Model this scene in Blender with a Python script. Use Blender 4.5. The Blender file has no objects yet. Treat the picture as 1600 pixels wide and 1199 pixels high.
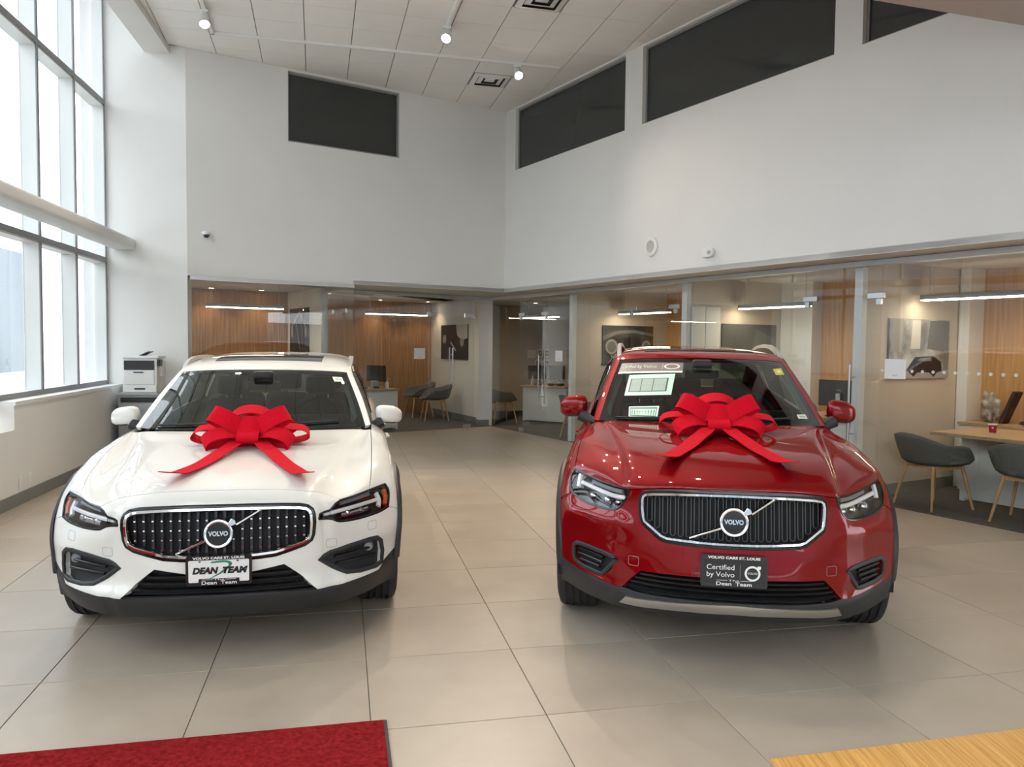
import bpy, bmesh, math, random
import numpy as np
from mathutils import Vector, Matrix
from mathutils.geometry import delaunay_2d_cdt
random.seed(7)
scene = bpy.context.scene
COL = scene.collection
R = math.radians

# ------------------------------------------------------------------ camera
FPX, CAM_H, PITCH, ROLL = 1225.0, 1.57, R(2.85), R(0.62)
cam_data = bpy.data.cameras.new('camera')
cam_data.sensor_fit = 'HORIZONTAL'; cam_data.sensor_width = 36.0
cam_data.lens = FPX / 1600.0 * 36.0
cam_data.clip_start = 0.05; cam_data.clip_end = 200
cam = bpy.data.objects.new('camera', cam_data); COL.objects.link(cam)
_right, _fwd = Vector((1, 0, 0)), Vector((0, math.cos(PITCH), -math.sin(PITCH)))
_up = _right.cross(_fwd)
_r = _right * math.cos(ROLL) + _up * math.sin(ROLL)
_u = -_right * math.sin(ROLL) + _up * math.cos(ROLL)
cam.matrix_world = Matrix(((_r.x, _u.x, -_fwd.x, 0), (_r.y, _u.y, -_fwd.y, 0), (_r.z, _u.z, -_fwd.z, CAM_H), (0, 0, 0, 1)))
scene.camera = cam

# ------------------------------------------------------------------ view, world
scene.view_settings.view_transform = 'Standard'
scene.view_settings.look = 'None'
scene.view_settings.gamma = 1.0
scene.view_settings.use_curve_mapping = False
LED, SPOT_FACE, SPOT_W = 26.0, 60.0, 240.0      # lamp strengths
scene.view_settings.exposure = 0.3
SKY = 4.2
world = bpy.data.worlds.new('overcast_sky'); scene.world = world
world.use_nodes = True
_bg = world.node_tree.nodes['Background']
_bg.inputs['Color'].default_value = (0.955, 0.98, 1.0, 1); _bg.inputs['Strength'].default_value = SKY
scene.cycles.max_bounces = 7; scene.cycles.diffuse_bounces = 4; scene.cycles.glossy_bounces = 3; scene.cycles.adaptive_threshold = .035
scene.cycles.transmission_bounces = 6; scene.cycles.transparent_max_bounces = 20
scene.cycles.caustics_reflective = False; scene.cycles.caustics_refractive = False
scene.cycles.sample_clamp_indirect = 6.0

# ------------------------------------------------------------------ materials
MATS = {}
def principled(name, color, rough=0.5, metal=0.0, coat=0.0, spec=0.5, emit=None, emit_s=0.0, sheen=0.0, coat_rough=0.02):
    m = bpy.data.materials.new(name); m.use_nodes = True
    b = m.node_tree.nodes['Principled BSDF']
    b.inputs['Base Color'].default_value = (*color, 1); b.inputs['Roughness'].default_value = rough
    b.inputs['Metallic'].default_value = metal; b.inputs['Coat Weight'].default_value = coat
    b.inputs['Coat Roughness'].default_value = coat_rough; b.inputs['Specular IOR Level'].default_value = spec
    b.inputs['Sheen Weight'].default_value = sheen
    if emit:
        b.inputs['Emission Color'].default_value = (*emit, 1); b.inputs['Emission Strength'].default_value = emit_s
    MATS[name] = m
    return m
def nodes_of(m): return m.node_tree.nodes, m.node_tree.links, m.node_tree.nodes['Principled BSDF']
def noise_tint(m, c1, c2, scale=4.0, detail=6.0, bump=0.0, bump_scale=60.0, stretch=(1, 1, 1), rough=None, obj=True):
    """Procedural colour variation plus fine relief."""
    N, L, b = nodes_of(m)
    tc = N.new('ShaderNodeTexCoord'); mp = N.new('ShaderNodeMapping'); mp.inputs['Scale'].default_value = stretch
    L.new(tc.outputs['Object'], mp.inputs['Vector'])
    nz = N.new('ShaderNodeTexNoise'); nz.inputs['Scale'].default_value = scale; nz.inputs['Detail'].default_value = detail
    L.new(mp.outputs['Vector'], nz.inputs['Vector'])
    cr = N.new('ShaderNodeValToRGB'); cr.color_ramp.elements[0].position = .3; cr.color_ramp.elements[1].position = .7
    cr.color_ramp.elements[0].color = (*c1, 1); cr.color_ramp.elements[1].color = (*c2, 1)
    L.new(nz.outputs['Fac'], cr.inputs['Fac']); L.new(cr.outputs['Color'], b.inputs['Base Color'])
    if bump:
        n2 = N.new('ShaderNodeTexNoise'); n2.inputs['Scale'].default_value = bump_scale; n2.inputs['Detail'].default_value = 4
        L.new(mp.outputs['Vector'], n2.inputs['Vector'])
        bp = N.new('ShaderNodeBump'); bp.inputs['Strength'].default_value = bump; bp.inputs['Distance'].default_value = .01
        L.new(n2.outputs['Fac'], bp.inputs['Height']); L.new(bp.outputs['Normal'], b.inputs['Normal'])
    return m
def thin_glass(name, tint, refl=1.0, rough=0.0, ior=1.5, body=None, body_mix=0.0):
    """A thin pane: transparent with a tint, mirror-like by Fresnel, optionally with a dark film body."""
    m = bpy.data.materials.new(name); m.use_nodes = True
    N, L = m.node_tree.nodes, m.node_tree.links
    N.remove(N['Principled BSDF']); out = N['Material Output']
    tr = N.new('ShaderNodeBsdfTransparent'); tr.inputs['Color'].default_value = (*tint, 1)
    gl = N.new('ShaderNodeBsdfGlossy'); gl.inputs['Roughness'].default_value = rough; gl.inputs['Color'].default_value = (refl, refl, refl, 1)
    fr = N.new('ShaderNodeFresnel'); ge = N.new('ShaderNodeNewGeometry'); mi = N.new('ShaderNodeMapRange')      # same reflectance from both faces of the sheet
    mi.inputs['To Min'].default_value = ior; mi.inputs['To Max'].default_value = 1 / ior; L.new(ge.outputs['Backfacing'], mi.inputs['Value']); L.new(mi.outputs[0], fr.inputs['IOR'])
    base = tr.outputs[0]
    if body:
        df = N.new('ShaderNodeBsdfDiffuse'); df.inputs['Color'].default_value = (*body, 1)
        m1 = N.new('ShaderNodeMixShader'); m1.inputs['Fac'].default_value = body_mix
        L.new(tr.outputs[0], m1.inputs[1]); L.new(df.outputs[0], m1.inputs[2]); base = m1.outputs[0]
    mx = N.new('ShaderNodeMixShader')
    L.new(fr.outputs[0], mx.inputs['Fac']); L.new(base, mx.inputs[1]); L.new(gl.outputs[0], mx.inputs[2]); L.new(mx.outputs[0], out.inputs['Surface'])
    MATS[name] = m
    return m

# ------------------------------------------------------------------ mesh helpers
def link(o, parent=None):
    COL.objects.link(o)
    if parent is not None: o.parent = parent
    return o
SWAP = False     # car parts are laid out as (rearward, sideways, up); their objects carry (sideways, rearward, up)
def mesh_obj(name, verts, faces, mat, parent=None, smooth=False, mats=None, fmat=None):
    if SWAP: verts = [(v[1], v[0], v[2]) for v in verts]; faces = [tuple(reversed(f)) for f in faces]
    me = bpy.data.meshes.new(name)
    me.from_pydata([tuple(map(float, v)) for v in verts], [], [tuple(int(i) for i in f) for f in faces])
    for mm in (mats or [mat]):
        me.materials.append(MATS[mm] if isinstance(mm, str) else mm)
    if fmat is not None:
        for p, k in zip(me.polygons, fmat): p.material_index = k
    if smooth:
        for p in me.polygons: p.use_smooth = True
    me.update()
    return link(bpy.data.objects.new(name, me), parent)
def tag(o, label=None, cat=None, group=None, kind=None):
    if label: o['label'] = label
    if cat: o['category'] = cat
    if group: o['group'] = group
    if kind: o['kind'] = kind
    return o
def empty(name, loc=(0, 0, 0), rz=0.0, parent=None):
    o = bpy.data.objects.new(name, None); o.empty_display_size = .1
    o.location = (loc[1], loc[0], loc[2]) if SWAP else loc; o.rotation_euler = (0, 0, rz)
    return link(o, parent)
def copy_tree(o, parent=None):
    c = o.copy(); COL.objects.link(c); c.parent = parent
    for ch in [x for x in o.children]:
        copy_tree(ch, c)
    return c

class MB:
    """Collects connected shapes of one piece and builds ONE mesh object."""
    def __init__(s): s.v = []; s.f = []
    def add(s, verts, faces):
        o = len(s.v); s.v += [tuple(map(float, p)) for p in verts]; s.f += [tuple(i + o for i in f) for f in faces]; return s
    def box(s, x0, x1, y0, y1, z0, z1):
        return s.add([(x0, y0, z0), (x1, y0, z0), (x1, y1, z0), (x0, y1, z0), (x0, y0, z1), (x1, y0, z1), (x1, y1, z1), (x0, y1, z1)],
                     [(0, 3, 2, 1), (4, 5, 6, 7), (0, 1, 5, 4), (1, 2, 6, 5), (2, 3, 7, 6), (3, 0, 4, 7)])
    def hexa(s, p):   # eight corners: bottom ring then top ring
        return s.add(p, [(0, 3, 2, 1), (4, 5, 6, 7), (0, 1, 5, 4), (1, 2, 6, 5), (2, 3, 7, 6), (3, 0, 4, 7)])
    def tube(s, pts, r, n=8, closed=False, up=(0, 0, 1)):
        pts = [Vector(p) for p in pts]; rr = r if isinstance(r, (list, tuple)) else [r] * len(pts)
        vs, fs = [], []; m = len(pts)
        for i, p in enumerate(pts):
            a = pts[(i - 1) % m] if (closed or i > 0) else p; b = pts[(i + 1) % m] if (closed or i < m - 1) else p
            t = (b - a).normalized(); u = Vector(up)
            if abs(t.dot(u)) > .95: u = Vector((1, 0, 0)) if abs(t.x) < .9 else Vector((0, 1, 0))
            e1 = t.cross(u).normalized(); e2 = e1.cross(t)
            for k in range(n):
                an = 2 * math.pi * k / n
                vs.append(p + e1 * (rr[i] * math.cos(an)) + e2 * (rr[i] * math.sin(an)))
        for i in range(m if closed else m - 1):
            j = (i + 1) % m
            for k in range(n):
                l = (k + 1) % n
                fs.append((i * n + k, i * n + l, j * n + l, j * n + k))
        if not closed:
            fs.append(tuple(range(n - 1, -1, -1))); fs.append(tuple((m - 1) * n + k for k in range(n)))
        return s.add(vs, fs)
    def lathe(s, prof, n=32, axis='z', c=(0, 0, 0), cap=False):
        vs, fs = [], []; m = len(prof)
        for k in range(n):
            a = 2 * math.pi * k / n; ca, sa = math.cos(a), math.sin(a)
            for r, h in prof:
                if axis == 'z': p = (c[0] + r * ca, c[1] + r * sa, c[2] + h)
                elif axis == 'y': p = (c[0] + r * ca, c[1] + h, c[2] - r * sa)
                else: p = (c[0] + h, c[1] + r * ca, c[2] + r * sa)
                vs.append(p)
        for k in range(n):
            l = (k + 1) % n
            for i in range(m - 1):
                fs.append((k * m + i, l * m + i, l * m + i + 1, k * m + i + 1))
        if cap:
            fs.append(tuple(k * m for k in range(n - 1, -1, -1))); fs.append(tuple(k * m + m - 1 for k in range(n)))
        return s.add(vs, fs)
    def prism(s, poly, h0, h1, fn):
        """Extrude a 2D polygon between depths h0 and h1; fn(u, v, h) gives the 3D point."""
        n = len(poly)
        vs = [fn(u, v, h0) for u, v in poly] + [fn(u, v, h1) for u, v in poly]
        fs = [tuple(range(n - 1, -1, -1)), tuple(range(n, 2 * n))] + [(i, (i + 1) % n, (i + 1) % n + n, i + n) for i in range(n)]
        return s.add(vs, fs)
    def build(s, name, mat, parent=None, smooth=False, bevel=0.0, seg=2, subsurf=0):
        o = mesh_obj(name, s.v, s.f, mat, parent, smooth)
        if bevel:
            b = o.modifiers.new('bevel', 'BEVEL'); b.width = bevel; b.segments = seg; b.limit_method = 'ANGLE'; b.angle_limit = R(35)
            if smooth: b.harden_normals = False
        if subsurf:
            ss = o.modifiers.new('sub', 'SUBSURF'); ss.levels = subsurf; ss.render_levels = subsurf
        if smooth and not subsurf:
            try: o.data.set_sharp_from_angle(angle=R(40))
            except Exception: pass
        return o
def box(name, mat, x0, x1, y0, y1, z0, z1, parent=None, bevel=0.0):
    return MB().box(x0, x1, y0, y1, z0, z1).build(name, mat, parent, bevel=bevel)
def rounded_rect(w, h, r, n=5):
    out = []
    for cx, cy, a0 in ((w / 2 - r, h / 2 - r, 0), (-w / 2 + r, h / 2 - r, 90), (-w / 2 + r, -h / 2 + r, 180), (w / 2 - r, -h / 2 + r, 270)):
        for k in range(n + 1):
            a = R(a0 + 90 * k / n); out.append((cx + r * math.cos(a), cy + r * math.sin(a)))
    return out
_TXT = {}
def text_mesh(body, size, bold=0.0, shear=0.0, spacing=1.0, extrude=0.0):
    key = (body, size, bold, shear, spacing, extrude)
    if key in _TXT: return _TXT[key]
    cu = bpy.data.curves.new('lettering', 'FONT'); cu.body = body; cu.size = size; cu.align_x = 'CENTER'; cu.align_y = 'CENTER'
    cu.offset = bold; cu.shear = shear; cu.space_character = spacing; cu.extrude = extrude; cu.resolution_u = 3
    o = bpy.data.objects.new('lettering', cu); COL.objects.link(o)
    bpy.context.view_layer.update()
    me = bpy.data.meshes.new_from_object(o.evaluated_get(bpy.context.evaluated_depsgraph_get()))
    bpy.data.objects.remove(o); bpy.data.curves.remove(cu)
    _TXT[key] = me
    return me
def text_obj(name, body, size, mat, origin, ex, ey, parent=None, width=None, **kw):
    """Flat lettering in the plane spanned by ex (reading direction) and ey (up)."""
    me = text_mesh(body, size, **kw).copy()
    ex, ey = Vector(ex).normalized(), Vector(ey).normalized(); ez = ex.cross(ey)
    xs = [v.co.x for v in me.vertices]; k = 1.0
    if width: k = width / max(1e-6, max(xs) - min(xs))
    for v in me.vertices:
        v.co = Vector(origin) + ex * (v.co.x * k) + ey * v.co.y + ez * v.co.z
    if SWAP:
        for v in me.vertices: v.co = Vector((v.co.y, v.co.x, v.co.z))
        me.flip_normals()
    me.materials.clear(); me.materials.append(MATS[mat]); me.name = name
    return link(bpy.data.objects.new(name, me), parent)

principled('paint_white', (.74, .725, .685), .4, 0, 1.0, spec=.1); principled('paint_red', (.20, .002, .004), .42, .25, .8, spec=.0)
principled('plastic_black', (.022, .023, .025), .55); principled('plastic_gloss', (.012, .012, .013), .28); principled('matte_black', (.006, .006, .007), .8)
principled('gloss_black', (.006, .006, .007), .12); principled('chrome', (.82, .82, .83), .06, 1.0); principled('satin_silver', (.70, .70, .70), .28, 1.0)
principled('bar_dark', (.035, .036, .038), .3); principled('bar_navy', (.010, .012, .020), .3); principled('dark_metal', (.12, .12, .125), .4, .9)
principled('tyre', (.018, .018, .019), .75); principled('rim_dark', (.05, .05, .055), .3, .9); principled('rim_silver', (.5, .5, .52), .28, 1.0)
principled('lamp_white', (.85, .86, .88), .25, 0, .5); principled('lamp_amber', (.55, .09, .02), .3); principled('lamp_grey', (.22, .23, .25), .3)
principled('lamp_chrome', (.55, .56, .58), .15, 1.0); principled('lamp_dark', (.03, .031, .034), .25, .3)
principled('trim_grey', (.40, .42, .39), .8); principled('dash_black', (.012, .012, .013), .6); principled('seat_dark', (.02, .02, .022), .65)
thin_glass('car_glass', (.36, .42, .39), 1.0, ior=1.6); thin_glass('lamp_glass', (.93, .94, .95), 1.0, ior=1.45)
principled('roof_glass', (.008, .009, .010), .05)

# ================================================================== the room
principled('wall_white', (.76, .75, .725), .75); noise_tint(MATS['wall_white'], (.75, .74, .715), (.77, .76, .735), 1.5, 3, .03, 220)
principled('wall_beige', (.56, .49, .41), .75); noise_tint(MATS['wall_beige'], (.55, .48, .40), (.57, .50, .42), 2, 3, .02, 200)
principled('soffit_tan', (.52, .44, .40), .8); noise_tint(MATS['soffit_tan'], (.51, .43, .39), (.53, .45, .41), 2, 3)
principled('trim_grey_paint', (.33, .33, .32), .6); noise_tint(MATS['trim_grey_paint'], (.32, .32, .31), (.34, .34, .33), 3, 3)
principled('base_grey', (.20, .20, .19), .6); noise_tint(MATS['base_grey'], (.19, .19, .18), (.215, .21, .20), 3, 3)
principled('frame_white', (.74, .75, .74), .45); noise_tint(MATS['frame_white'], (.73, .74, .73), (.75, .76, .75), 3, 2)
principled('frame_cap', (.26, .265, .27), .45, .3); noise_tint(MATS['frame_cap'], (.25, .255, .26), (.27, .275, .28), 4, 2)
principled('steel', (.55, .55, .56), .30, 1.0); principled('alu', (.62, .63, .64), .38, .8)
principled('grout', (.16, .145, .125), .9); principled('grid_grey', (.34, .33, .315), .8)
principled('white_plastic', (.78, .78, .76), .4); principled('dark_plastic', (.02, .02, .022), .4); principled('grey_plastic', (.33, .34, .35), .5)
principled('ceiling_tile', (.86, .84, .80), .9); noise_tint(MATS['ceiling_tile'], (.85, .83, .79), (.87, .85, .81), 3, 4, .10, 160)
principled('carpet', (.075, .07, .066), .95); noise_tint(MATS['carpet'], (.062, .058, .055), (.088, .083, .078), 40, 6, .35, 260)
thin_glass('office_glass', (.955, .965, .96), 1.0, ior=1.5)
thin_glass('dark_glass', (.06, .065, .07), 1.0, ior=1.55, body=(.060, .066, .067), body_mix=.6)
thin_glass('window_glass', (.90, .93, .95), 1.0, ior=1.45)
def floor_tile_mat():
    m = principled('floor_tile', (.4, .37, .33), .34, spec=.45); N, L, b = nodes_of(m)
    tc = N.new('ShaderNodeTexCoord'); oi = N.new('ShaderNodeObjectInfo'); ad = N.new('ShaderNodeVectorMath'); ad.operation = 'ADD'
    sc = N.new('ShaderNodeVectorMath'); sc.operation = 'SCALE'; sc.inputs['Scale'].default_value = 9.0
    L.new(oi.outputs['Location'], sc.inputs[0]); L.new(tc.outputs['Object'], ad.inputs[0]); L.new(sc.outputs[0], ad.inputs[1])
    nz = N.new('ShaderNodeTexNoise'); nz.inputs['Scale'].default_value = 2.2; nz.inputs['Detail'].default_value = 8; nz.inputs['Roughness'].default_value = .6
    L.new(ad.outputs[0], nz.inputs['Vector'])
    cr = N.new('ShaderNodeValToRGB'); cr.color_ramp.elements[0].position = .32; cr.color_ramp.elements[1].position = .70
    cr.color_ramp.elements[0].color = (.365, .308, .245, 1); cr.color_ramp.elements[1].color = (.435, .372, .30, 1)
    L.new(nz.outputs['Fac'], cr.inputs['Fac'])
    hs = N.new('ShaderNodeHueSaturation'); mr = N.new('ShaderNodeMapRange'); mr.inputs['To Min'].default_value = .95; mr.inputs['To Max'].default_value = 1.05
    L.new(oi.outputs['Random'], mr.inputs['Value']); L.new(mr.outputs[0], hs.inputs['Value']); L.new(cr.outputs[0], hs.inputs['Color']); L.new(hs.outputs[0], b.inputs['Base Color'])
    r2 = N.new('ShaderNodeMapRange'); r2.inputs['To Min'].default_value = .28; r2.inputs['To Max'].default_value = .42
    L.new(nz.outputs['Fac'], r2.inputs['Value']); L.new(r2.outputs[0], b.inputs['Roughness'])
floor_tile_mat()
def wood_mat(name, c1, c2, scale=(26, 26, 1.2), rough=.5):
    m = principled(name, c1, rough); N, L, b = nodes_of(m)
    tc = N.new('ShaderNodeTexCoord'); mp = N.new('ShaderNodeMapping'); mp.inputs['Scale'].default_value = scale
    L.new(tc.outputs['Object'], mp.inputs['Vector'])
    nz = N.new('ShaderNodeTexNoise'); nz.inputs['Scale'].default_value = 1.6; nz.inputs['Detail'].default_value = 7; nz.inputs['Distortion'].default_value = .4
    L.new(mp.outputs[0], nz.inputs['Vector'])
    cr = N.new('ShaderNodeValToRGB'); cr.color_ramp.elements[0].position = .3; cr.color_ramp.elements[1].position = .72
    cr.color_ramp.elements[0].color = (*c1, 1); cr.color_ramp.elements[1].color = (*c2, 1)
    L.new(nz.outputs['Fac'], cr.inputs['Fac']); L.new(cr.outputs[0], b.inputs['Base Color'])
    return m
wood_mat('wood_wall', (.25, .12, .048), (.44, .235, .105)); wood_mat('wood_oak', (.42, .225, .085), (.58, .34, .15))
wood_mat('wood_top', (.36, .23, .13), (.50, .345, .21), (1.2, 24, 24)); wood_mat('wood_leg', (.52, .30, .12), (.64, .40, .18), (18, 18, 1.5))
wood_mat('bamboo', (.56, .26, .055), (.84, .49, .15), (60, 1.2, 60), .4)

def V2(x, y): return np.array([x, y], float)
P_L = V2(-4.591, 6.981); D_L = V2(-math.sin(R(10.56)), math.cos(R(10.56))); N_L = V2(-D_L[1], D_L[0])      # low wall under the tall windows (N_L points outdoors)
K0 = P_L + 3.61 * D_L; D_K = -N_L; K1 = K0 + D_K * .85                                                      # end wall by the printer
C_ = V2(-.148, 13.475); D_A = (C_ - K1) / np.linalg.norm(C_ - K1); N_A = V2(-D_A[1], D_A[0]); LEN_A = np.linalg.norm(C_ - K1)
D_B = V2(.509, -.861); N_B = V2(-D_B[1], D_B[0])                                                            # upper wall over the glass offices (N_B points away from the hall)
D_G = V2(.4975, -.8675); G0 = V2(-.393, 14.999); D_P = V2(-D_G[1], D_G[0])                                  # office glass line, far corner at G0
Q1 = K1 + D_A * 2.373; Q2 = Q1 + N_A * 1.22                                                                 # step in the back glass
E1 = V2(.9703, .2419); E2 = V2(-.2419, .9703)                                                               # ceiling grid axes
F1 = V2(math.cos(R(12.2)), math.sin(R(12.2))); F2 = V2(-F1[1], F1[0])                                       # floor tile axes
CEIL, SOFF = 5.49, 2.46
def p3(p, z): return (float(p[0]), float(p[1]), float(z))
def slab(name, mat, a, b, d0, d1, nrm, z0, z1, parent=None, bevel=0.0):
    """A wall-like box on the ground line a-b, from depth d0 to d1 along nrm."""
    q = [a + nrm * d0, b + nrm * d0, b + nrm * d1, a + nrm * d1]
    m = MB().hexa([p3(p, z0) for p in q] + [p3(p, z1) for p in q])
    if (b - a)[0] * nrm[1] - (b - a)[1] * nrm[0] < 0: m.f = [tuple(reversed(f)) for f in m.f]
    return m.build(name, mat, parent, bevel=bevel)
def struct(o, label=None): o['kind'] = 'structure'; return o
def poly_slab(name, mat, pts, z0, z1, parent=None):
    n = len(pts); ar = sum(pts[i][0] * pts[(i + 1) % n][1] - pts[(i + 1) % n][0] * pts[i][1] for i in range(n))
    if ar < 0: pts = pts[::-1]
    return MB().add([p3(p, z0) for p in pts] + [p3(p, z1) for p in pts], [tuple(range(n - 1, -1, -1)), tuple(range(n, 2 * n))] + [(i, (i + 1) % n, (i + 1) % n + n, i + n) for i in range(n)]).build(name, mat, parent)
def wall_with_openings(name, mat, a, d, length, nrm, thick, z0, z1, openings):
    """A wall split round rectangular openings (s0, s1, z0, z1); one mesh."""
    S_ = sorted({0.0, length} | {o[0] for o in openings} | {o[1] for o in openings}); Z_ = sorted({z0, z1} | {o[2] for o in openings} | {o[3] for o in openings})
    bm = bmesh.new(); vc = {}
    def v(i, k, t):
        key = (i, k, t)
        if key not in vc: vc[key] = bm.verts.new(p3(a + d * S_[i] + nrm * (thick * t), Z_[k]))
        return vc[key]
    solid = lambda i, k: 0 <= i < len(S_) - 1 and 0 <= k < len(Z_) - 1 and not any(o[0] - 1e-6 <= S_[i] and S_[i + 1] <= o[1] + 1e-6 and o[2] - 1e-6 <= Z_[k] and Z_[k + 1] <= o[3] + 1e-6 for o in openings)
    for i in range(len(S_) - 1):
        for k in range(len(Z_) - 1):
            if not solid(i, k): continue
            bm.faces.new([v(i, k, 0), v(i + 1, k, 0), v(i + 1, k + 1, 0), v(i, k + 1, 0)]); bm.faces.new([v(i, k, 1), v(i, k + 1, 1), v(i + 1, k + 1, 1), v(i + 1, k, 1)])
            if not solid(i - 1, k): bm.faces.new([v(i, k, 0), v(i, k + 1, 0), v(i, k + 1, 1), v(i, k, 1)])
            if not solid(i + 1, k): bm.faces.new([v(i + 1, k, 0), v(i + 1, k, 1), v(i + 1, k + 1, 1), v(i + 1, k + 1, 0)])
            if not solid(i, k - 1): bm.faces.new([v(i, k, 0), v(i, k, 1), v(i + 1, k, 1), v(i + 1, k, 0)])
            if not solid(i, k + 1): bm.faces.new([v(i, k + 1, 0), v(i + 1, k + 1, 0), v(i + 1, k + 1, 1), v(i, k + 1, 1)])
    bmesh.ops.recalc_face_normals(bm, faces=bm.faces)
    me = bpy.data.meshes.new(name); bm.to_mesh(me); bm.free(); me.materials.append(MATS[mat])
    return struct(link(bpy.data.objects.new(name, me)))

# ---- floor -----------------------------------------------------------------
floor = struct(poly_slab('floor', 'grout', [V2(-9, -6), V2(9, -6), V2(9, 20), V2(-9, 20)], -.12, -.004))
TS = .7325; tile_me = None; o0 = V2(.007, 3.973)
def in_hall(p, m=0.0):
    if (p - P_L) @ N_L > m: return False
    if (p - K1) @ N_A > 2.1 + m or (p - G0) @ D_P > .25 + m: return False
    if (p - K1) @ N_A > .4 + m and (p - Q1) @ D_A < -.9: return False
    return p[1] > -5
far_tiles = []
cand = []
for i in range(-14, 16):
    for j in range(-13, 18):
        c = o0 + F1 * (TS * (i + .5)) + F2 * (TS * (j + .5))
        if in_hall(c, .5): cand.append((c[1] < 1.9, np.hypot(*c), c))
cand.sort(key=lambda t: (t[0], t[1]))
g = TS / 2 - .0022
for n, (_, _, c) in enumerate(cand):
    if n < 298:
        if tile_me is None:
            t = MB().box(-g, g, -g, g, -.012, 0).build('tile', 'floor_tile', floor, bevel=.0012, seg=1); tile_me = t.data
        else:
            t = bpy.data.objects.new('tile', tile_me); link(t, floor)
            bv = t.modifiers.new('bevel', 'BEVEL'); bv.width = .0012; bv.segments = 1
        t.location = p3(c, 0); t.rotation_euler = (0, 0, R(12.2))
    else: far_tiles.append(c)
if far_tiles:
    mb = MB()
    for c in far_tiles:
        q = [c - F1 * g - F2 * g, c + F1 * g - F2 * g, c + F1 * g + F2 * g, c - F1 * g + F2 * g]
        mb.hexa([p3(p, -.012) for p in q] + [p3(p, 0) for p in q])
    tag(mb.build('tile_field', 'floor_tile', floor), kind='stuff')

# ---- tall window wall on the left -------------------------------------------
S_END, S_BEG = 3.61, -12.2
notch_s, notch_z = .33, .72
low = struct(slab('wall_left', 'wall_white', P_L + D_L * notch_s, P_L + D_L * (S_END + .02), 0, .42, N_L, 0, .945))
low2 = struct(slab('wall_left_low', 'wall_white', P_L + D_L * S_BEG, P_L + D_L * notch_s, 0, .42, N_L, 0, notch_z))
struct(slab('trim_1', 'frame_white', P_L + D_L * notch_s, P_L + D_L * (S_END + .02), -.012, .42, N_L, .945, .985))
struct(slab('baseboard_left', 'base_grey', P_L + D_L * S_BEG, P_L + D_L * (S_END - .002), -.014, 0, N_L, 0, .118))
WO = P_L + N_L * .156                       # inner face of the window frame
win = struct(empty('window_1', p3(WO, 0)))
def wpart(name, mat, s0, s1, d0, d1, z0, z1, bevel=.0):
    a, b = WO + D_L * s0, WO + D_L * s1
    o = slab(name, mat, a, b, d0, d1, N_L, z0, z1, None, bevel); o.parent = win; o.matrix_parent_inverse = Matrix.Translation((-WO[0], -WO[1], 0)); return o
PITCH_W = 1.065; posts = [3.595 - PITCH_W * k for k in range(15)]
TOPZ = 6.45
for k, s in enumerate(posts):
    w = .03 if k == 0 else .055
    wpart('mullion', 'frame_white', s - w, s, .012, .17, .985, TOPZ); wpart('mullion_cap', 'frame_cap', s - w, s, 0, .012, .985, TOPZ)
for (z0, z1) in ((.985, 1.04), (2.605, 2.665), (4.66, 4.72), (6.39, 6.45)):
    wpart('transom', 'frame_white', posts[-1], posts[0], .012, .17, z0 - .02, z1 - .012); wpart('transom_cap', 'frame_cap', posts[-1], posts[0], -.004, .012, z0, z1)
for k in range(len(posts) - 1):
    for (z0, z1) in ((1.03, 2.60), (2.655, 4.655), (4.71, 6.39)):
        wpart('pane', 'window_glass', posts[k + 1], posts[k] - .055, .155, .162, z0, z1)
# round-edged tube that ties the frame, in front of the glass
bt = MB(); a, b = P_L + D_L * S_BEG - N_L * .20, P_L + D_L * 3.60 - N_L * .20
prof = [(d, z) for d, z in rounded_rect(.30, .15, .045, 4)]
bt.add([p3(pp + N_L * (d + .15), 2.855 + z) for pp in (a, b) for d, z in prof], [tuple(range(len(prof) - 1, -1, -1)), tuple(range(len(prof), 2 * len(prof)))] + [(i, (i + 1) % len(prof), (i + 1) % len(prof) + len(prof), i + len(prof)) for i in range(len(prof))])
struct(bt.build('trim_2', 'frame_white', smooth=True))
# outlets low on the wall
for s, nm, lb in ((.433, 'wall_outlet', 'blank white cover plate low on the wall under the tall windows, nearer the camera'), (.65, 'wall_outlet', 'white outlet plate low on the wall under the tall windows, nearer the printer')):
    o = slab(nm, 'white_plastic', P_L + D_L * (s - .037), P_L + D_L * (s + .037), -.008, -.001, N_L, .145, .265, bevel=.003)
    tag(o, lb, 'outlet')

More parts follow.
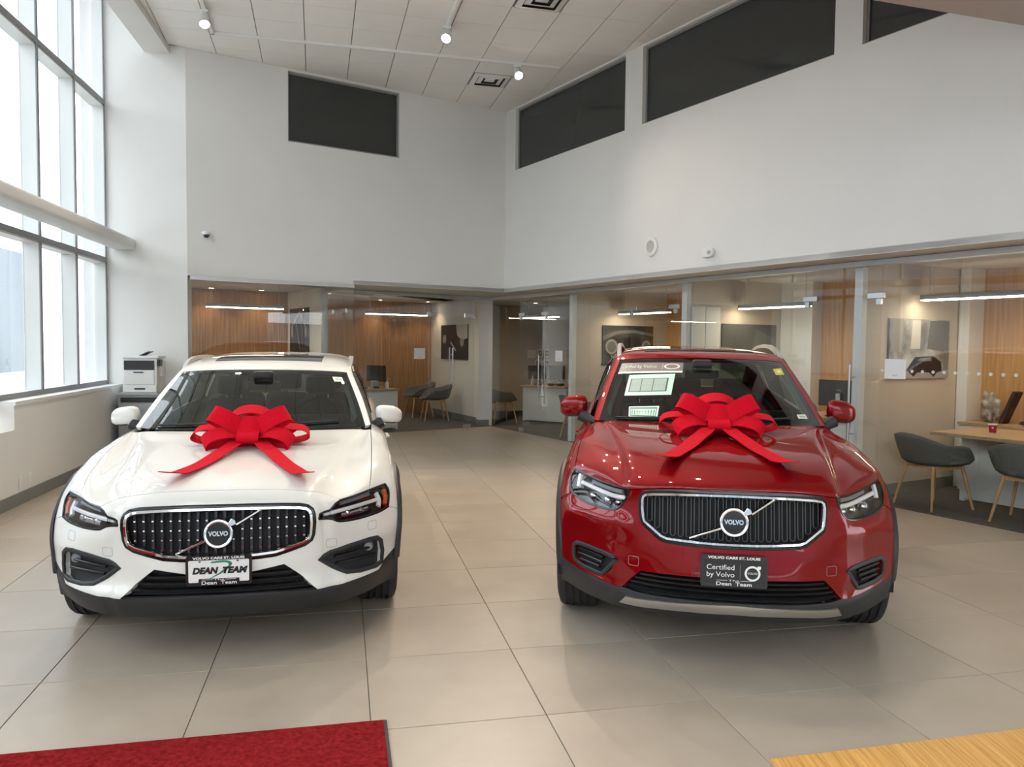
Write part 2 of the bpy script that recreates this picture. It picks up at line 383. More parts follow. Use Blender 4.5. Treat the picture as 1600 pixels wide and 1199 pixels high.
# ---- end wall by the printer, back wall, right wall -------------------------------
struct(slab('wall_back_left', 'wall_white', K0 - D_K * .45, K1, 0, .25, V2(-D_K[1], D_K[0]), 0, 6.5))
wall_with_openings('wall_back', 'wall_white', K1, D_A, LEN_A + .0, N_A, .22, SOFF, CEIL + .03, [(1.382, 3.139, 4.46, CEIL - .03)])
wall_with_openings('wall_right', 'wall_white', C_ - D_B * .0, D_B, 12.6, N_B, .22, SOFF, CEIL + .03, [(.32, 3.20, 4.465, CEIL - .025), (3.555, 6.475, 4.465, CEIL - .025), (6.785, 9.70, 4.465, CEIL - .025)])
def dark_window(n, a, d, nrm, s0, s1, z0, z1):
    w = struct(empty('window_%d' % n)); w.location = p3(a + d * s0, z0)
    inv = Matrix.Translation((-w.location[0], -w.location[1], -w.location[2]))
    def add(o): o.parent = w; o.matrix_parent_inverse = inv
    add(slab('pane', 'dark_glass', a + d * (s0 + .01), a + d * (s1 - .01), .07, .078, nrm, z0 + .01, z1 - .01))
    for (u0, u1, y0, y1) in ((s0, s1, z0, z0 + .03), (s0, s1, z1 - .03, z1)): add(slab('frame_rail', 'frame_cap', a + d * u0, a + d * u1, .055, .10, nrm, y0, y1))
    for (u0, u1) in ((s0, s0 + .03), (s1 - .03, s1)): add(slab('frame_stile', 'frame_cap', a + d * u0, a + d * u1, .055, .10, nrm, z0 + .03, z1 - .03))
dark_window(2, K1, D_A, N_A, 1.382, 3.139, 4.46, CEIL - .03)
for n, (s0, s1) in enumerate(((.32, 3.20), (3.555, 6.475), (6.785, 9.70))): dark_window(3 + n, C_, D_B, N_B, s0, s1, 4.465, CEIL - .025)
struct(slab('wall_loft_back', 'matte_black', K1 - D_A * .5, C_ + D_A * 2.5, 1.6, 1.7, N_A, 3.2, 6.0)); struct(slab('wall_loft_right', 'matte_black', C_ - D_B * 2, C_ + D_B * 12.6, 1.6, 1.7, N_B, 3.2, 6.0))
# soffits between upper walls and glass
GEND = 12.0
struct(poly_slab('trim_3', 'wall_white', [C_ + D_B * .0, C_ + D_B * 12.6, G0 + D_G * 13.4 + D_P * .06, G0 + D_P * .06, Q2 + N_A * .06, Q1 + N_A * .06, Q1], SOFF + .004, SOFF + .06))
# header channels over the glass
def header(n, a, b, nrm): 
    struct(slab('trim_%d' % n, 'alu', a, b, -.03, .04, nrm, SOFF - .055, SOFF - .001))
header(4, G0, G0 + D_G * 13.4, D_P); header(5, Q2, G0 + V2(0, 0), N_A); header(6, K1 + D_A * .03, Q1, N_A)
struct(slab('trim_7', 'alu', Q1, Q2, -.02, .02, D_A, SOFF - .055, SOFF - .001))

# ---- main ceiling ------------------------------------------------------------------
BM = V2(-4.632, 10.762)
ceil_poly = [BM + D_L * .15, K1 + N_A * .02, C_ + N_A * .02, C_ + D_B * 12.6, V2(6.6, -5.2), V2(-1.9, -5.2)]
ceiling = struct(poly_slab('ceiling', 'grid_grey', ceil_poly, CEIL + .012, CEIL + .10))
struct(slab('trim_8', 'wall_white', BM - D_L * 16.2, BM + D_L * .12, 0, .32, N_L, CEIL - .09, 6.5))
struct(slab('ceiling_high', 'wall_white', BM - D_L * 16.2, BM + D_L * .5, .1, 1.6, N_L, 6.5, 6.6))
def clip(poly, o, n):   # keep (p-o).n <= 0
    out = []
    for i in range(len(poly)):
        a, b = poly[i], poly[(i + 1) % len(poly)]; da, db = (a - o) @ n, (b - o) @ n
        if da <= 0: out.append(a)
        if da * db < 0: out.append(a + (b - a) * (da / (da - db)))
    return out
TA, TB = .588, .567; co = V2(-2.173, 10.553); ct_me = None; cands = []
for i in range(-12, 20):
    for j in range(-30, 7):
        c = co + E1 * (TA * (i + .5)) + E2 * (TB * (j + .5)); h1, h2 = TA / 2 - .006, TB / 2 - .0025
        sq = [c - E1 * h1 - E2 * h2, c + E1 * h1 - E2 * h2, c + E1 * h1 + E2 * h2, c - E1 * h1 + E2 * h2]; pl = sq
        for o_, n_ in ((K1 - N_A * .004, N_A), (C_ - N_B * .004, N_B), (BM - N_L * .004, N_L), (V2(0, -5.1), V2(0, -1)), (V2(6.5, 0), V2(1, 0))):
            pl = clip(pl, o_, n_) if pl else pl
        if len(pl) < 3: continue
        full = len(pl) == 4 and all(np.allclose(a_, b_) for a_, b_ in zip(pl, sq))
        cands.append((-c[1], c, pl, full))
cands.sort(key=lambda t: t[0])
vents = []
VENTS = [(V2(-.36, 11.92), 'square louvred air vent in the ceiling beside the far track light'), (V2(.30, 8.98), 'square louvred air vent at the top edge of the picture')]
rest = MB()
for n, (_, c, pl, full) in enumerate(cands):
    if any(np.hypot(*(c - v)) < .29 for v, _ in VENTS):
        vents.append(c); continue
    if n < 290:
        if full:
            if ct_me is None: t = MB().box(-TA / 2 + .006, TA / 2 - .006, -TB / 2 + .0025, TB / 2 - .0025, 0, .014).build('ceiling_tile', 'ceiling_tile', ceiling); ct_me = t.data
            else: t = link(bpy.data.objects.new('ceiling_tile', ct_me), ceiling)
            t.location = p3(c, CEIL); t.rotation_euler = (0, 0, math.atan2(E1[1], E1[0]))
        else: poly_slab('ceiling_tile', 'ceiling_tile', pl, CEIL, CEIL + .014, ceiling)
    else:
        m = len(pl); rest.add([p3(p, CEIL) for p in pl] + [p3(p, CEIL + .014) for p in pl], [tuple(range(m - 1, -1, -1)), tuple(range(m, 2 * m))] + [(i_, (i_ + 1) % m, (i_ + 1) % m + m, i_ + m) for i_ in range(m)])
tag(rest.build('tile_field', 'ceiling_tile', ceiling), kind='stuff')
for c in vents:
    lb = min(VENTS, key=lambda v: np.hypot(*(v[0] - c)))[1]
    v = empty('ceiling_vent', p3(c, CEIL), math.atan2(E1[1], E1[0])); tag(v, lb, 'air vent')
    box('backing', 'dark_plastic', -.27, .27, -.265, .265, .004, .010, v)
    for q, w in enumerate((.27, .185, .10)):
        z = -.012 + .005 * q
        rr = MB(); i0, i1 = w, w - .070
        rr.add([(-i0, -i0, z + .012), (i0, -i0, z + .012), (i0, i0, z + .012), (-i0, i0, z + .012), (-i1, -i1, z - .004), (i1, -i1, z - .004), (i1, i1, z - .004), (-i1, i1, z - .004)], [(0, 1, 5, 4), (1, 2, 6, 5), (2, 3, 7, 6), (3, 0, 4, 7)])
        rr.build('louvre', 'white_plastic', v)
    box('centre_plate', 'white_plastic', -.04, .04, -.04, .04, -.004, 0, v)
# lowered soffit near the entrance
bk0, bk1 = V2(2.384, 5.37), V2(3.652, 5.758); db_ = (bk1 - bk0) / np.linalg.norm(bk1 - bk0); nb_ = V2(db_[1], -db_[0])
struct(slab('ceiling_entrance', 'soffit_tan', bk0 - db_ * .9, bk0 + db_ * 2.15, 0, 2.6, nb_, 3.90, CEIL))

# ---- rest of the hall behind the camera ---------------------------------------------
WR0 = C_ + D_B * 12.6
struct(slab('wall_right_near', 'wall_white', WR0, V2(6.6, -5.2), 0, .2, V2(1, 0), 0, CEIL + .03))
fw = struct(empty('window_6', (-2.2, -5.2, 0)))
def fpart(name, mat, x0, x1, y0, y1, z0, z1):
    o = box(name, mat, x0 + 2.2, x1 + 2.2, y0 + 5.2, y1 + 5.2, z0, z1, fw)
xs = np.linspace(-2.3, 6.6, 8)
for x in xs: fpart('mullion', 'frame_white', x - .035, x + .035, -5.35, -5.2, 0, CEIL + .02)
for z in (0, 2.6, 4.2, CEIL - .04): fpart('transom', 'frame_white', -2.3, 6.6, -5.35, -5.2, z, z + .07)
for i in range(7):
    for z0, z1 in ((.07, 2.6), (2.67, 4.2), (4.27, CEIL - .04)): fpart('pane', 'window_glass', xs[i] + .035, xs[i + 1] - .035, -5.29, -5.283, z0, z1)
# pavement and a pale building opposite, seen blurred through the panes
principled('pavement', (.70, .69, .67), .9); noise_tint(MATS['pavement'], (.66, .65, .63), (.74, .73, .71), .6, 4)
principled('far_wall', (.22, .25, .28), .9); noise_tint(MATS['far_wall'], (.15, .172, .195), (.24, .26, .28), .45, 3, stretch=(1, 1, .12))
struct(poly_slab('floor_outdoor', 'pavement', [V2(-60, -60), V2(60, -60), V2(60, 60), V2(-60, 60)], -.30, -.16))

struct(slab('wall_outdoor', 'far_wall', P_L + N_L * 15 - D_L * 45, P_L + N_L * 15 + D_L * 40, 0, .4, N_L, -.2, 6.2))
struct(box('wall_outdoor_front', 'far_wall', -30, 40, -21, -20.6, -.2, 3.0))

# ================================================================== glass offices
def on_line(a, d, s, off=0.0, nrm=None): return a + d * s + (nrm * off if nrm is not None else 0)
out_poly = [K1 + N_A * .01, Q1, Q2, G0, G0 + D_G * 13.4, G0 + D_G * 13.4 + D_P * 3.4, G0 + D_P * 3.4 - D_G * 4.6, V2(1.2, 20.5), V2(-4.6, 18.0), K1 + N_A * 4.5 - D_A * .05, K1 + N_A * .3 - D_A * .05]
struct(poly_slab('floor_office', 'carpet', out_poly, -.003, .004)); struct(poly_slab('ceiling_office', 'wall_white', out_poly, SOFF + .02, SOFF + .10))
# back and side walls
struct(slab('wall_office_wood_1', 'wood_wall', K1 - D_A * .05, K1 + D_A * 2.40, 3.05, 3.15, N_A, 0, SOFF + .03))
struct(slab('wall_office_left', 'wall_white', K1 + N_A * .24, K1 + N_A * 3.1, -.08, .0, D_A, 0, SOFF + .03))
struct(slab('wall_office_2', 'wall_white', Q2 + N_A * .05, Q2 + N_A * 4.2, -.06, .06, D_A, 0, SOFF + .03))
WM = V2(-1.7, 17.8); W1 = V2(-.47, 15.06); D1 = V2(-.45, .893)
struct(slab('wall_office_wood_2', 'wood_wall', WM - D_A * 3.2, WM + D_A * .1, 0, .1, N_A, 0, SOFF + .03))
N1 = V2(D1[1], -D1[0])
struct(slab('wall_office_3', 'wall_white', W1, W1 + D1 * 3.1, -.02, .10, N1, 0, SOFF + .03)); struct(slab('baseboard_office_3', 'base_grey', W1 - D1 * .01, W1 + D1 * 3.0, -.032, -.02, N1, 0, .12))
struct(slab('trim_9', 'wall_white', W1 - V2(.17, .06), W1 + V2(.02, .02), -.02, .16, V2(-.3, .954), .12, SOFF)); struct(slab('trim_10', 'base_grey', W1 - V2(.175, .064), W1 + V2(.025, .016), -.03, .17, V2(-.3, .954), .004, .12))
EA, EB = V2(-1.82, 17.74), V2(2.2, 19.4); D_E = (EB - EA) / np.linalg.norm(EB - EA); N_E = V2(-D_E[1], D_E[0])
struct(slab('wall_office_end', 'wall_beige', EA - D_E * .3, EB, 0, .1, N_E, 0, SOFF + .03))
struct(slab('wall_office_corner', 'wall_beige', G0 - D_G * 4.6, G0 + D_G * 2.60, 3.0, 3.1, D_P, 0, SOFF + .03))
PART_S = (2.60, 5.26, 7.88, 10.5)
for k, s in enumerate(PART_S):
    dep = 3.0 if k == 0 else 2.0
    w = struct(slab('wall_partition_%d' % (k + 1), 'wall_beige', G0 + D_G * s, G0 + D_G * (s + .09), .10, dep, D_P, 0, SOFF + .03))
    struct(slab('trim_%d' % (11 + k), 'frame_white', G0 + D_G * (s - .002), G0 + D_G * (s + .092), .025, .10, D_P, 0, SOFF - .056))
    struct(slab('baseboard_partition_%d' % (k + 1), 'base_grey', G0 + D_G * (s + .09), G0 + D_G * (s + .102), .11, dep, D_P, .004, .12))
struct(slab('wall_office_wood_3', 'wood_oak', G0 + D_G * 2.65, G0 + D_G * 13.4, 2.0, 2.1, D_P, 0, SOFF + .03))
struct(slab('trim_15', 'wall_white', G0 + D_G * 7.98, G0 + D_G * 8.10, 1.72, 2.0, D_P, 0, SOFF + .02))
struct(slab('trim_16', 'wall_white', G0 + D_G * 5.36, G0 + D_G * 5.9, 1.80, 2.0, D_P, 0, SOFF + .02))
# glass panes
gl = struct(empty('window_7')); g2 = struct(empty('window_8')); g3 = struct(empty('window_9'))
ZG = SOFF - .056
def pane(par, a, d, n, s0, s1, z0=.012, z1=ZG, name='pane'):
    o = slab(name, 'office_glass', a + d * (s0 + .003), a + d * (s1 - .003), 0, .012, n, z0, z1, par); return o
def fitting(par, name, mat, a, d, n, s0, s1, d0, d1, z0, z1, bevel=.004): return slab(name, mat, a + d * s0, a + d * s1, d0, d1, n, z0, z1, par, bevel)
for s0, s1 in ((.0, .541), (.541, 1.057), (1.95, 2.60), (2.60, 3.189), (3.189, 4.161), (5.186, 6.226), (6.226, 7.281), (8.204, 9.224), (9.224, 10.3), (10.3, 11.4), (11.4, 12.4), (12.4, 13.3)): pane(gl, G0, D_G, D_P, s0, s1)
DOORZ = 2.085
doors = [(1.057, 1.95, 1), (4.20, 5.186, 1), (7.281, 8.204, 1)]
for n, (s0, s1, sd) in enumerate(doors):
    pane(gl, G0, D_G, D_P, s0, s1, DOORZ + .012, ZG, 'transom_pane')
    dr = struct(empty('door_%d' % (n + 1)))
    pane(dr, G0, D_G, D_P, s0 + .004, s1 - .004, .012, DOORZ, 'door_pane')
    for s in (s0, s1):
        i = 1 if s == s0 else -1
        fitting(dr, 'patch_fitting', 'steel', G0, D_G, D_P, min(s - .03 * i, s + .155 * i), max(s - .03 * i, s + .155 * i), -.012, .024, DOORZ - .012, DOORZ + .045)
        fitting(dr, 'patch_fitting', 'steel', G0, D_G, D_P, min(s, s + .05 * i) - .004, max(s, s + .05 * i), -.012, .024, DOORZ - .075, DOORZ - .012)
    fitting(dr, 'floor_patch', 'steel', G0, D_G, D_P, s0 + .004, s0 + .16, -.010, .022, .010, .075)
    hs = s1 - .30 if n == 2 else s1 - .16
    for off in (-.055, .067):
        c = G0 + D_G * hs + D_P * off
        MB().tube([p3(c, .55), p3(c, 1.40)], .013, 10).build('pull_handle', 'steel', dr, smooth=True)
        for z in (.68, 1.27): MB().tube([p3(c, z), p3(G0 + D_G * hs + D_P * .006, z)], .008, 8).build('handle_stud', 'steel', dr, smooth=True)
for s0, s1 in ((.02, .90), (.90, 1.60), (1.60, 2.373)): pane(g2, K1, D_A, N_A, s0, s1)
rd = N_A
pane(g2, Q1, N_A, D_A, .02, 1.18)
fitting(g2, 'patch_fitting', 'steel', Q1, N_A, D_A, .30, .46, -.014, .026, 2.04, 2.10); fitting(g2, 'patch_fitting', 'steel', Q1, N_A, D_A, .88, 1.04, -.014, .026, 2.04, 2.10)
for s0, s1 in ((.03, .52), (.52, 1.0), (1.0, 1.914)): pane(g3, Q2, D_A, N_A, s0, s1)
pane(g3, Q2, D_A, N_A, 1.914, 2.80, DOORZ + .012, ZG, 'transom_pane')
dr = struct(empty('door_4')); pane(dr, Q2, D_A, N_A, 1.918, 2.79, .012, DOORZ, 'door_pane')
for s in (1.914, 2.80):
    i = 1 if s < 2 else -1
    fitting(dr, 'patch_fitting', 'steel', Q2, D_A, N_A, min(s - .03 * i, s + .15 * i), max(s - .03 * i, s + .15 * i), -.012, .024, DOORZ - .03, DOORZ + .05)
fitting(dr, 'floor_patch', 'steel', Q2, D_A, N_A, 2.64, 2.79, -.010, .022, .010, .08)
for off in (-.055, .067):
    c = Q2 + D_A * 2.37 + N_A * off
    MB().tube([p3(c, .82), p3(c, 1.50)], .013, 10).build('pull_handle', 'steel', dr, smooth=True)
    for z in (.95, 1.37): MB().tube([p3(c, z), p3(Q2 + D_A * 2.37 + N_A * .006, z)], .008, 8).build('handle_stud', 'steel', dr, smooth=True)
pane(g3, Q2, D_A, N_A, 2.80, 2.86)
# small paper signs and safety dots on the glass
principled('paper', (.82, .81, .79), .7); principled('print_grey', (.35, .30, .27), .7); principled('dot_frost', (.70, .68, .65), .8)
def glass_sign(a, d, n, s0, s1, z0, z1, text, lb):
    o = tag(empty('paper_sign', p3(a + d * s0, z0)), lb, 'sign'); inv = Matrix.Translation((-o.location[0], -o.location[1], -o.location[2]))
    b = slab('sheet', 'paper', a + d * s0, a + d * s1, -.004, -.001, n, z0, z1); b.parent = o; b.matrix_parent_inverse = inv
    c = a + d * ((s0 + s1) / 2) - n * .0055
    t = text_obj('lettering', text, (z1 - z0) * .11, 'print_grey', p3(c, z0 + (z1 - z0) * .17), (d[0], d[1], 0), (0, 0, 1)); t.parent = o; t.matrix_parent_inverse = inv
glass_sign(G0, D_G, D_P, 8.268, 8.494, 1.272, 1.467, 'SALES', 'white square SALES sign on the glass in front of the street-scene poster')
glass_sign(G0, D_G, D_P, 2.234, 2.45, 1.301, 1.477, 'SALES', 'narrow white sign on the glass door of the corner office')
glass_sign(Q2, D_A, N_A, 1.622, 1.837, 1.296, 1.489, 'SALES', 'white square sign on the glass in front of the wood panelled office')
dots = empty('safety_dots', p3(G0 + D_G * 8.22, 1.35)); tag(dots, 'row of frosted safety dots on the glass of the office with the red cup', 'glass dots'); inv = Matrix.Translation((-dots.location[0], -dots.location[1], -dots.location[2]))
def disc(c, d, n, z, r, par, inv, name='dot', mat='dot_frost', k=16):
    e = V2(*d); m = MB(); m.add([p3(c + e * (r * math.cos(2 * math.pi * i / k)) - n * .002, z + r * math.sin(2 * math.pi * i / k)) for i in range(k)], [tuple(range(k))])
    o = m.build(name, mat, par); o.matrix_parent_inverse = inv; return o
for s in np.arange(8.24, 10.2, .106):
    if not 8.262 < s < 8.5: disc(G0 + D_G * s, D_G, D_P, 1.352, .016, dots, inv)

# posters ---------------------------------------------------------------------------
def poster_mat(name, seed, dark=.02, lite=.45, scale=3.0):
    m = principled(name, (.1, .1, .1), .45); N, L, b = nodes_of(m)
    tc = N.new('ShaderNodeTexCoord'); nz = N.new('ShaderNodeTexVoronoi'); nz.inputs['Scale'].default_value = scale; mp = N.new('ShaderNodeMapping'); mp.inputs['Location'].default_value = (seed, seed * .7, seed * .3)
    L.new(tc.outputs['Object'], mp.inputs[0]); L.new(mp.outputs[0], nz.inputs['Vector'])
    n2 = N.new('ShaderNodeTexNoise'); n2.inputs['Scale'].default_value = scale * 2.5; n2.inputs['Detail'].default_value = 5; L.new(mp.outputs[0], n2.inputs['Vector'])
    mx = N.new('ShaderNodeMath'); mx.operation = 'MULTIPLY'; L.new(nz.outputs['Distance'], mx.inputs[0]); L.new(n2.outputs['Fac'], mx.inputs[1])
    cr = N.new('ShaderNodeValToRGB'); cr.color_ramp.elements[0].position = .12; cr.color_ramp.elements[1].position = .45
    cr.color_ramp.elements[0].color = (dark, dark, dark, 1); cr.color_ramp.elements[1].color = (lite, lite, lite * .98, 1)
    L.new(mx.outputs[0], cr.inputs['Fac']); L.new(cr.outputs[0], b.inputs['Base Color'])
poster_mat('poster_engine', 1.3, .012, .10, 2.0); poster_mat('poster_lamps', 4.1, .02, .09, 2.4); poster_mat('poster_dark', 7.7, .07, .14, 1.2); poster_mat('poster_street', 2.2, .16, .50, 3.2); poster_mat('poster_cabin', 5.5, .006, .03, 1.6)
principled('print_light', (.34, .33, .32), .5); principled('print_mid', (.16, .155, .15), .5); principled('print_black', (.012, .012, .013), .5); principled('print_pale', (.55, .53, .50), .5)
def poster(a, d, n, s0, s1, z0, z1, mat, lb, art=()):
    """Mounted print on a wall; n points into the wall; art = flat printed shapes in 0..1 coordinates."""
    o = tag(empty('poster', p3(a + d * s0, z0)), lb, 'poster'); inv = Matrix.Translation((-o.location[0], -o.location[1], -o.location[2]))
    def add(x): x.parent = o; x.matrix_parent_inverse = inv; return x
    add(slab('panel', mat, a + d * s0, a + d * s1, -.022, -.002, n, z0, z1))
    for q, (nm, m_, poly) in enumerate(art):
        fn = lambda u, v, h: p3(a + d * (s0 + (s1 - s0) * u) + n * h, z0 + (z1 - z0) * v)
        mb = MB().prism(poly, -.0225 - .0006 * (q + 1), -.022, fn); add(mb.build(nm, m_))
    return o
def ell(cx, cy, rx, ry, k=20): return [(cx + rx * math.cos(2 * math.pi * i / k), cy + ry * math.sin(2 * math.pi * i / k)) for i in range(k)]
def bar(x0, y0, x1, y1, w): 
    dx, dy = x1 - x0, y1 - y0; l = math.hypot(dx, dy); px, py = -dy / l * w, dx / l * w; return [(x0 - px, y0 - py), (x1 - px, y1 - py), (x1 + px, y1 + py), (x0 + px, y0 + py)]
A2, A3, A4 = (G0 + D_G * (s + .09) for s in PART_S[:3])
poster(A2, D_P, -D_G, .616, 1.68, 1.247, 1.905, 'poster_lamps', 'dark poster of a vintage car front with round lamps, above the red car roof', [
    ('bonnet_shape', 'print_mid', [(.0, .72), (.25, .86), (.6, .9), (1, .80), (1, .73), (.6, .82), (.3, .78), (.0, .62)]), ('bonnet_shape', 'print_black', [(.42, .12), (.72, .12), (.74, .70), (.40, .70)]),
    ('round_lamp', 'print_light', ell(.17, .46, .12, .19)), ('round_lamp', 'print_mid', ell(.17, .46, .085, .14)), ('round_lamp', 'print_light', ell(.86, .46, .09, .17)), ('round_lamp', 'print_mid', ell(.86, .46, .06, .12)), ('tie_rod', 'print_light', bar(.17, .25, .22, .02, .01))])
poster(A3, D_P, -D_G, .657, 1.70, 1.23, 1.885, 'poster_dark', 'grey poster half hidden by reflections, right of the pale wall cabinet', [('shape', 'print_mid', [(.5, .1), (.9, .1), (.95, .7), (.62, .9)])])
poster(A4, D_P, -D_G, .46, 1.529, 1.248, 1.892, 'poster_street', 'pale black-and-white poster of a car on a city street, nearest office', [
    ('tower', 'print_light', [(.02, .45), (.2, .45), (.22, 1), (.02, 1)]), ('tower', 'print_pale', [(.34, .5), (.5, .5), (.5, .98), (.36, .98)]), ('tower', 'print_mid', [(.62, .5), (.98, .45), (.98, .98), (.66, .98)]),
    ('street', 'print_light', [(0, 0), (1, 0), (1, .14), (0, .12)]), ('car_shape', 'print_black', [(.28, .14), (.42, .36), (.72, .38), (.86, .28), (.88, .12), (.80, .10), (.74, .02), (.66, .10), (.46, .10), (.40, .03), (.33, .10)]), ('window_shape', 'print_mid', [(.45, .30), (.50, .35), (.68, .35), (.70, .29)])])
poster(Q2 - D_A * .061, N_A, D_A, .62, 1.63, 1.40, 2.17, 'poster_engine', 'dark poster with a pale outlined arch, on the white wall of the first office', [
    ('arch', 'print_light', bar(.1, .5, .45, .93, .018)), ('arch', 'print_light', bar(.45, .93, .92, .55, .018)), ('strut', 'print_light', bar(.42, .02, .70, .80, .012)), ('strut', 'print_mid', bar(.3, .05, .35, .75, .012)), ('lamp', 'print_light', ell(.13, .45, .05, .13)), ('lamp', 'print_light', ell(.86, .45, .05, .13))])
poster(W1 - N1 * .021, D1, N1, .882, 2.329, 1.244, 1.97, 'poster_cabin', 'dark poster of two head-on car shapes, seen through the far glass door', [
    ('pale_field', 'print_pale', [(0, .62), (0, 1), (.42, 1), (.38, .7), (.2, .55)]), ('headlamp', 'print_light', ell(.20, .5, .07, .12)), ('headlamp', 'print_light', ell(.86, .58, .07, .13)), ('belt', 'print_pale', bar(.42, .25, .62, .5, .015))])
# wall cabinet pair in the second office
cb = tag(empty('wall_cabinet', p3(A3 + D_P * .10, 1.2)), 'pale two-door wall cabinet left of the grey poster', 'cabinet'); inv = Matrix.Translation((-cb.location[0], -cb.location[1], -cb.location[2]))
for s0, s1 in ((.11, .33), (.34, .60)):
    o = slab('door', 'frame_white', A3 + D_P * s0, A3 + D_P * s1, -.035, -.002, -D_G, 1.2, 2.10, None, .004); o.parent = cb; o.matrix_parent_inverse = inv
# framed notes on the corner-office wall
for k, (s0, s1, z0, z1, lb) in enumerate(((2.62, 2.74, 1.275, 1.46, 'small framed photo on the corner office wall, upper row, left'), (2.79, 2.93, 1.28, 1.46, 'small framed photo on the corner office wall, upper row, right'), (2.555, 2.73, 1.02, 1.215, 'small framed photo on the corner office wall, lower row, left'), (2.76, 2.915, 1.02, 1.215, 'small framed photo on the corner office wall, lower row, right'), (2.35, 2.56, 1.25, 1.445, 'blank white sheet left of the framed photos in the corner office'))):
    f = poster(EA, D_E, N_E, s0, s1, z0, z1, 'paper', lb, [('picture', 'print_mid', [(.14, .14), (.86, .14), (.86, .86), (.14, .86)]), ('picture_detail', 'print_pale', [(.3, .3), (.7, .4), (.6, .75), (.35, .6)])] if k < 4 else ())
    f.name = 'framed_photo' if k < 4 else 'paper_sheet'; f['category'] = 'picture' if k < 4 else 'paper'
    if k < 4: f['group'] = 'framed photos on the corner office wall'
PW = G0 + D_G * 2.60
for k, (z0, z1, lb) in enumerate(((1.62, 1.98, 'tall dark framed print high on the corner office partition'), (1.36, 1.57, 'framed certificate in the middle of the corner office partition'), (1.10, 1.31, 'framed certificate lowest on the corner office partition'))):
    f = poster(PW, D_P, D_G, 1.6, 2.2, z0, z1, 'print_black', lb, [('picture', 'paper' if k else 'print_mid', [(.1, .1), (.9, .1), (.9, .9), (.1, .9)])]); f.name = 'framed_print'; f['category'] = 'picture'

# pendant lights ----------------------------------------------------------------------
principled('led', (.9, .88, .8), .5, emit=(1.0, .86, .62), emit_s=LED)
def pendant(a, d, s0, s1, z, lb):
    p, q = a + d * s0, a + d * s1; n = V2(-d[1], d[0])
    o = tag(empty('pendant_light', p3(p, z)), lb, 'lamp', 'office pendant lights'); inv = Matrix.Translation((-o.location[0], -o.location[1], -o.location[2]))
    def add(x): x.parent = o; x.matrix_parent_inverse = inv
    add(slab('housing', 'grey_plastic', p, q, -.05, .05, n, z, z + .05, None, .004)); add(slab('diffuser', 'led', p + d * .01, q - d * .01, -.046, .046, n, z - .012, z))
    for t in (.06, .94):
        c = p + (q - p) * t; add(MB().tube([p3(c, z + .05), p3(c, SOFF + .02)], .0022, 5).build('suspension_wire', 'steel'))
    c = p + (q - p) * .07; sg = .05
    add(MB().tube([p3(c + n * .03 * math.sin(t * 3.14) + d * (.03 - .03 * t), z + .05 + (SOFF + .02 - z - .05) * t) for t in np.linspace(0, 1, 9)], .004, 6).build('power_cord', 'white_plastic'))
    add(MB().lathe([(.001, 0), (.06, 0), (.06, -.02), (.05, -.026), (.001, -.026)], 20, 'z', p3(c, SOFF + .02)).build('ceiling_rose', 'white_plastic'))
pendant(K1 + N_A * 1.2, D_A, .49, 1.67, 2.10, 'long lit bar lamp in front of the wood wall, first office from the windows')
pendant(Q2 + N_A * 1.2, D_A, 1.215, 2.494, 2.12, 'long lit bar lamp over the desk with the telephone')
pendant(G0 + D_P * .9, D_G, -.3, .9, 2.10, 'lit bar lamp in the corner office with the framed photos')
pendant(G0 + D_P * .9, D_G, 1.96 + .85, 3.805 + .2, 2.09, 'lit bar lamp in the office with the vintage lamp poster')
pendant(G0 + D_P * .9, D_G, 5.45, 6.60, 2.09, 'lit bar lamp in the office behind the red car')
pendant(G0 + D_P * .9, D_G, 8.06, 9.35, 2.095, 'lit bar lamp in the nearest office, above the red cup')

def downlight(p, lb, power=15.0):
    o = tag(empty('recessed_light', p3(p, SOFF + .02)), lb, 'lamp', 'recessed office ceiling lights')
    MB().lathe([(.048, -.001), (.062, -.006), (.066, -.001)], 24).build('trim_ring', 'white_plastic', o, smooth=True); MB().lathe([(.001, -.002), (.048, -.002)], 24).build('lamp_face', 'led', o)
    L = bpy.data.lights.new('downlight_beam', 'SPOT'); L.energy = power; L.spot_size = R(115); L.spot_blend = .7; L.shadow_soft_size = .05; L.color = (1.0, .76, .48)
    lo = bpy.data.objects.new('downlight_beam', L); COL.objects.link(lo); lo.parent = o; lo.location = (0, 0, -.02)
for p_, lb in ((K1 + D_A * .9 + N_A * 2.75, 'recessed ceiling light by the wood wall of the first office, nearer the windows'), (K1 + D_A * 1.75 + N_A * 2.75, 'recessed ceiling light by the wood wall of the first office, nearer its poster'), (WM - D_A * 1.55 - N_A * .35, 'recessed ceiling light by the wood wall above the telephone desk'), (WM - D_A * .5 - N_A * .5, 'recessed ceiling light near the far glass door'), (V2(.5, 17.2), 'recessed ceiling light in the corner office'),
              (G0 + D_G * 4.3 + D_P * 1.6, 'recessed ceiling light in the office with the vintage lamp poster'), (G0 + D_G * 7.0 + D_P * 1.6, 'recessed ceiling light in the office behind the red car'), (G0 + D_G * 9.0 + D_P * 1.6, 'recessed ceiling light in the nearest office'), (G0 + D_G * 10.0 + D_P * 1.6, 'recessed ceiling light in the nearest office, by the edge of the picture')): downlight(p_, lb)
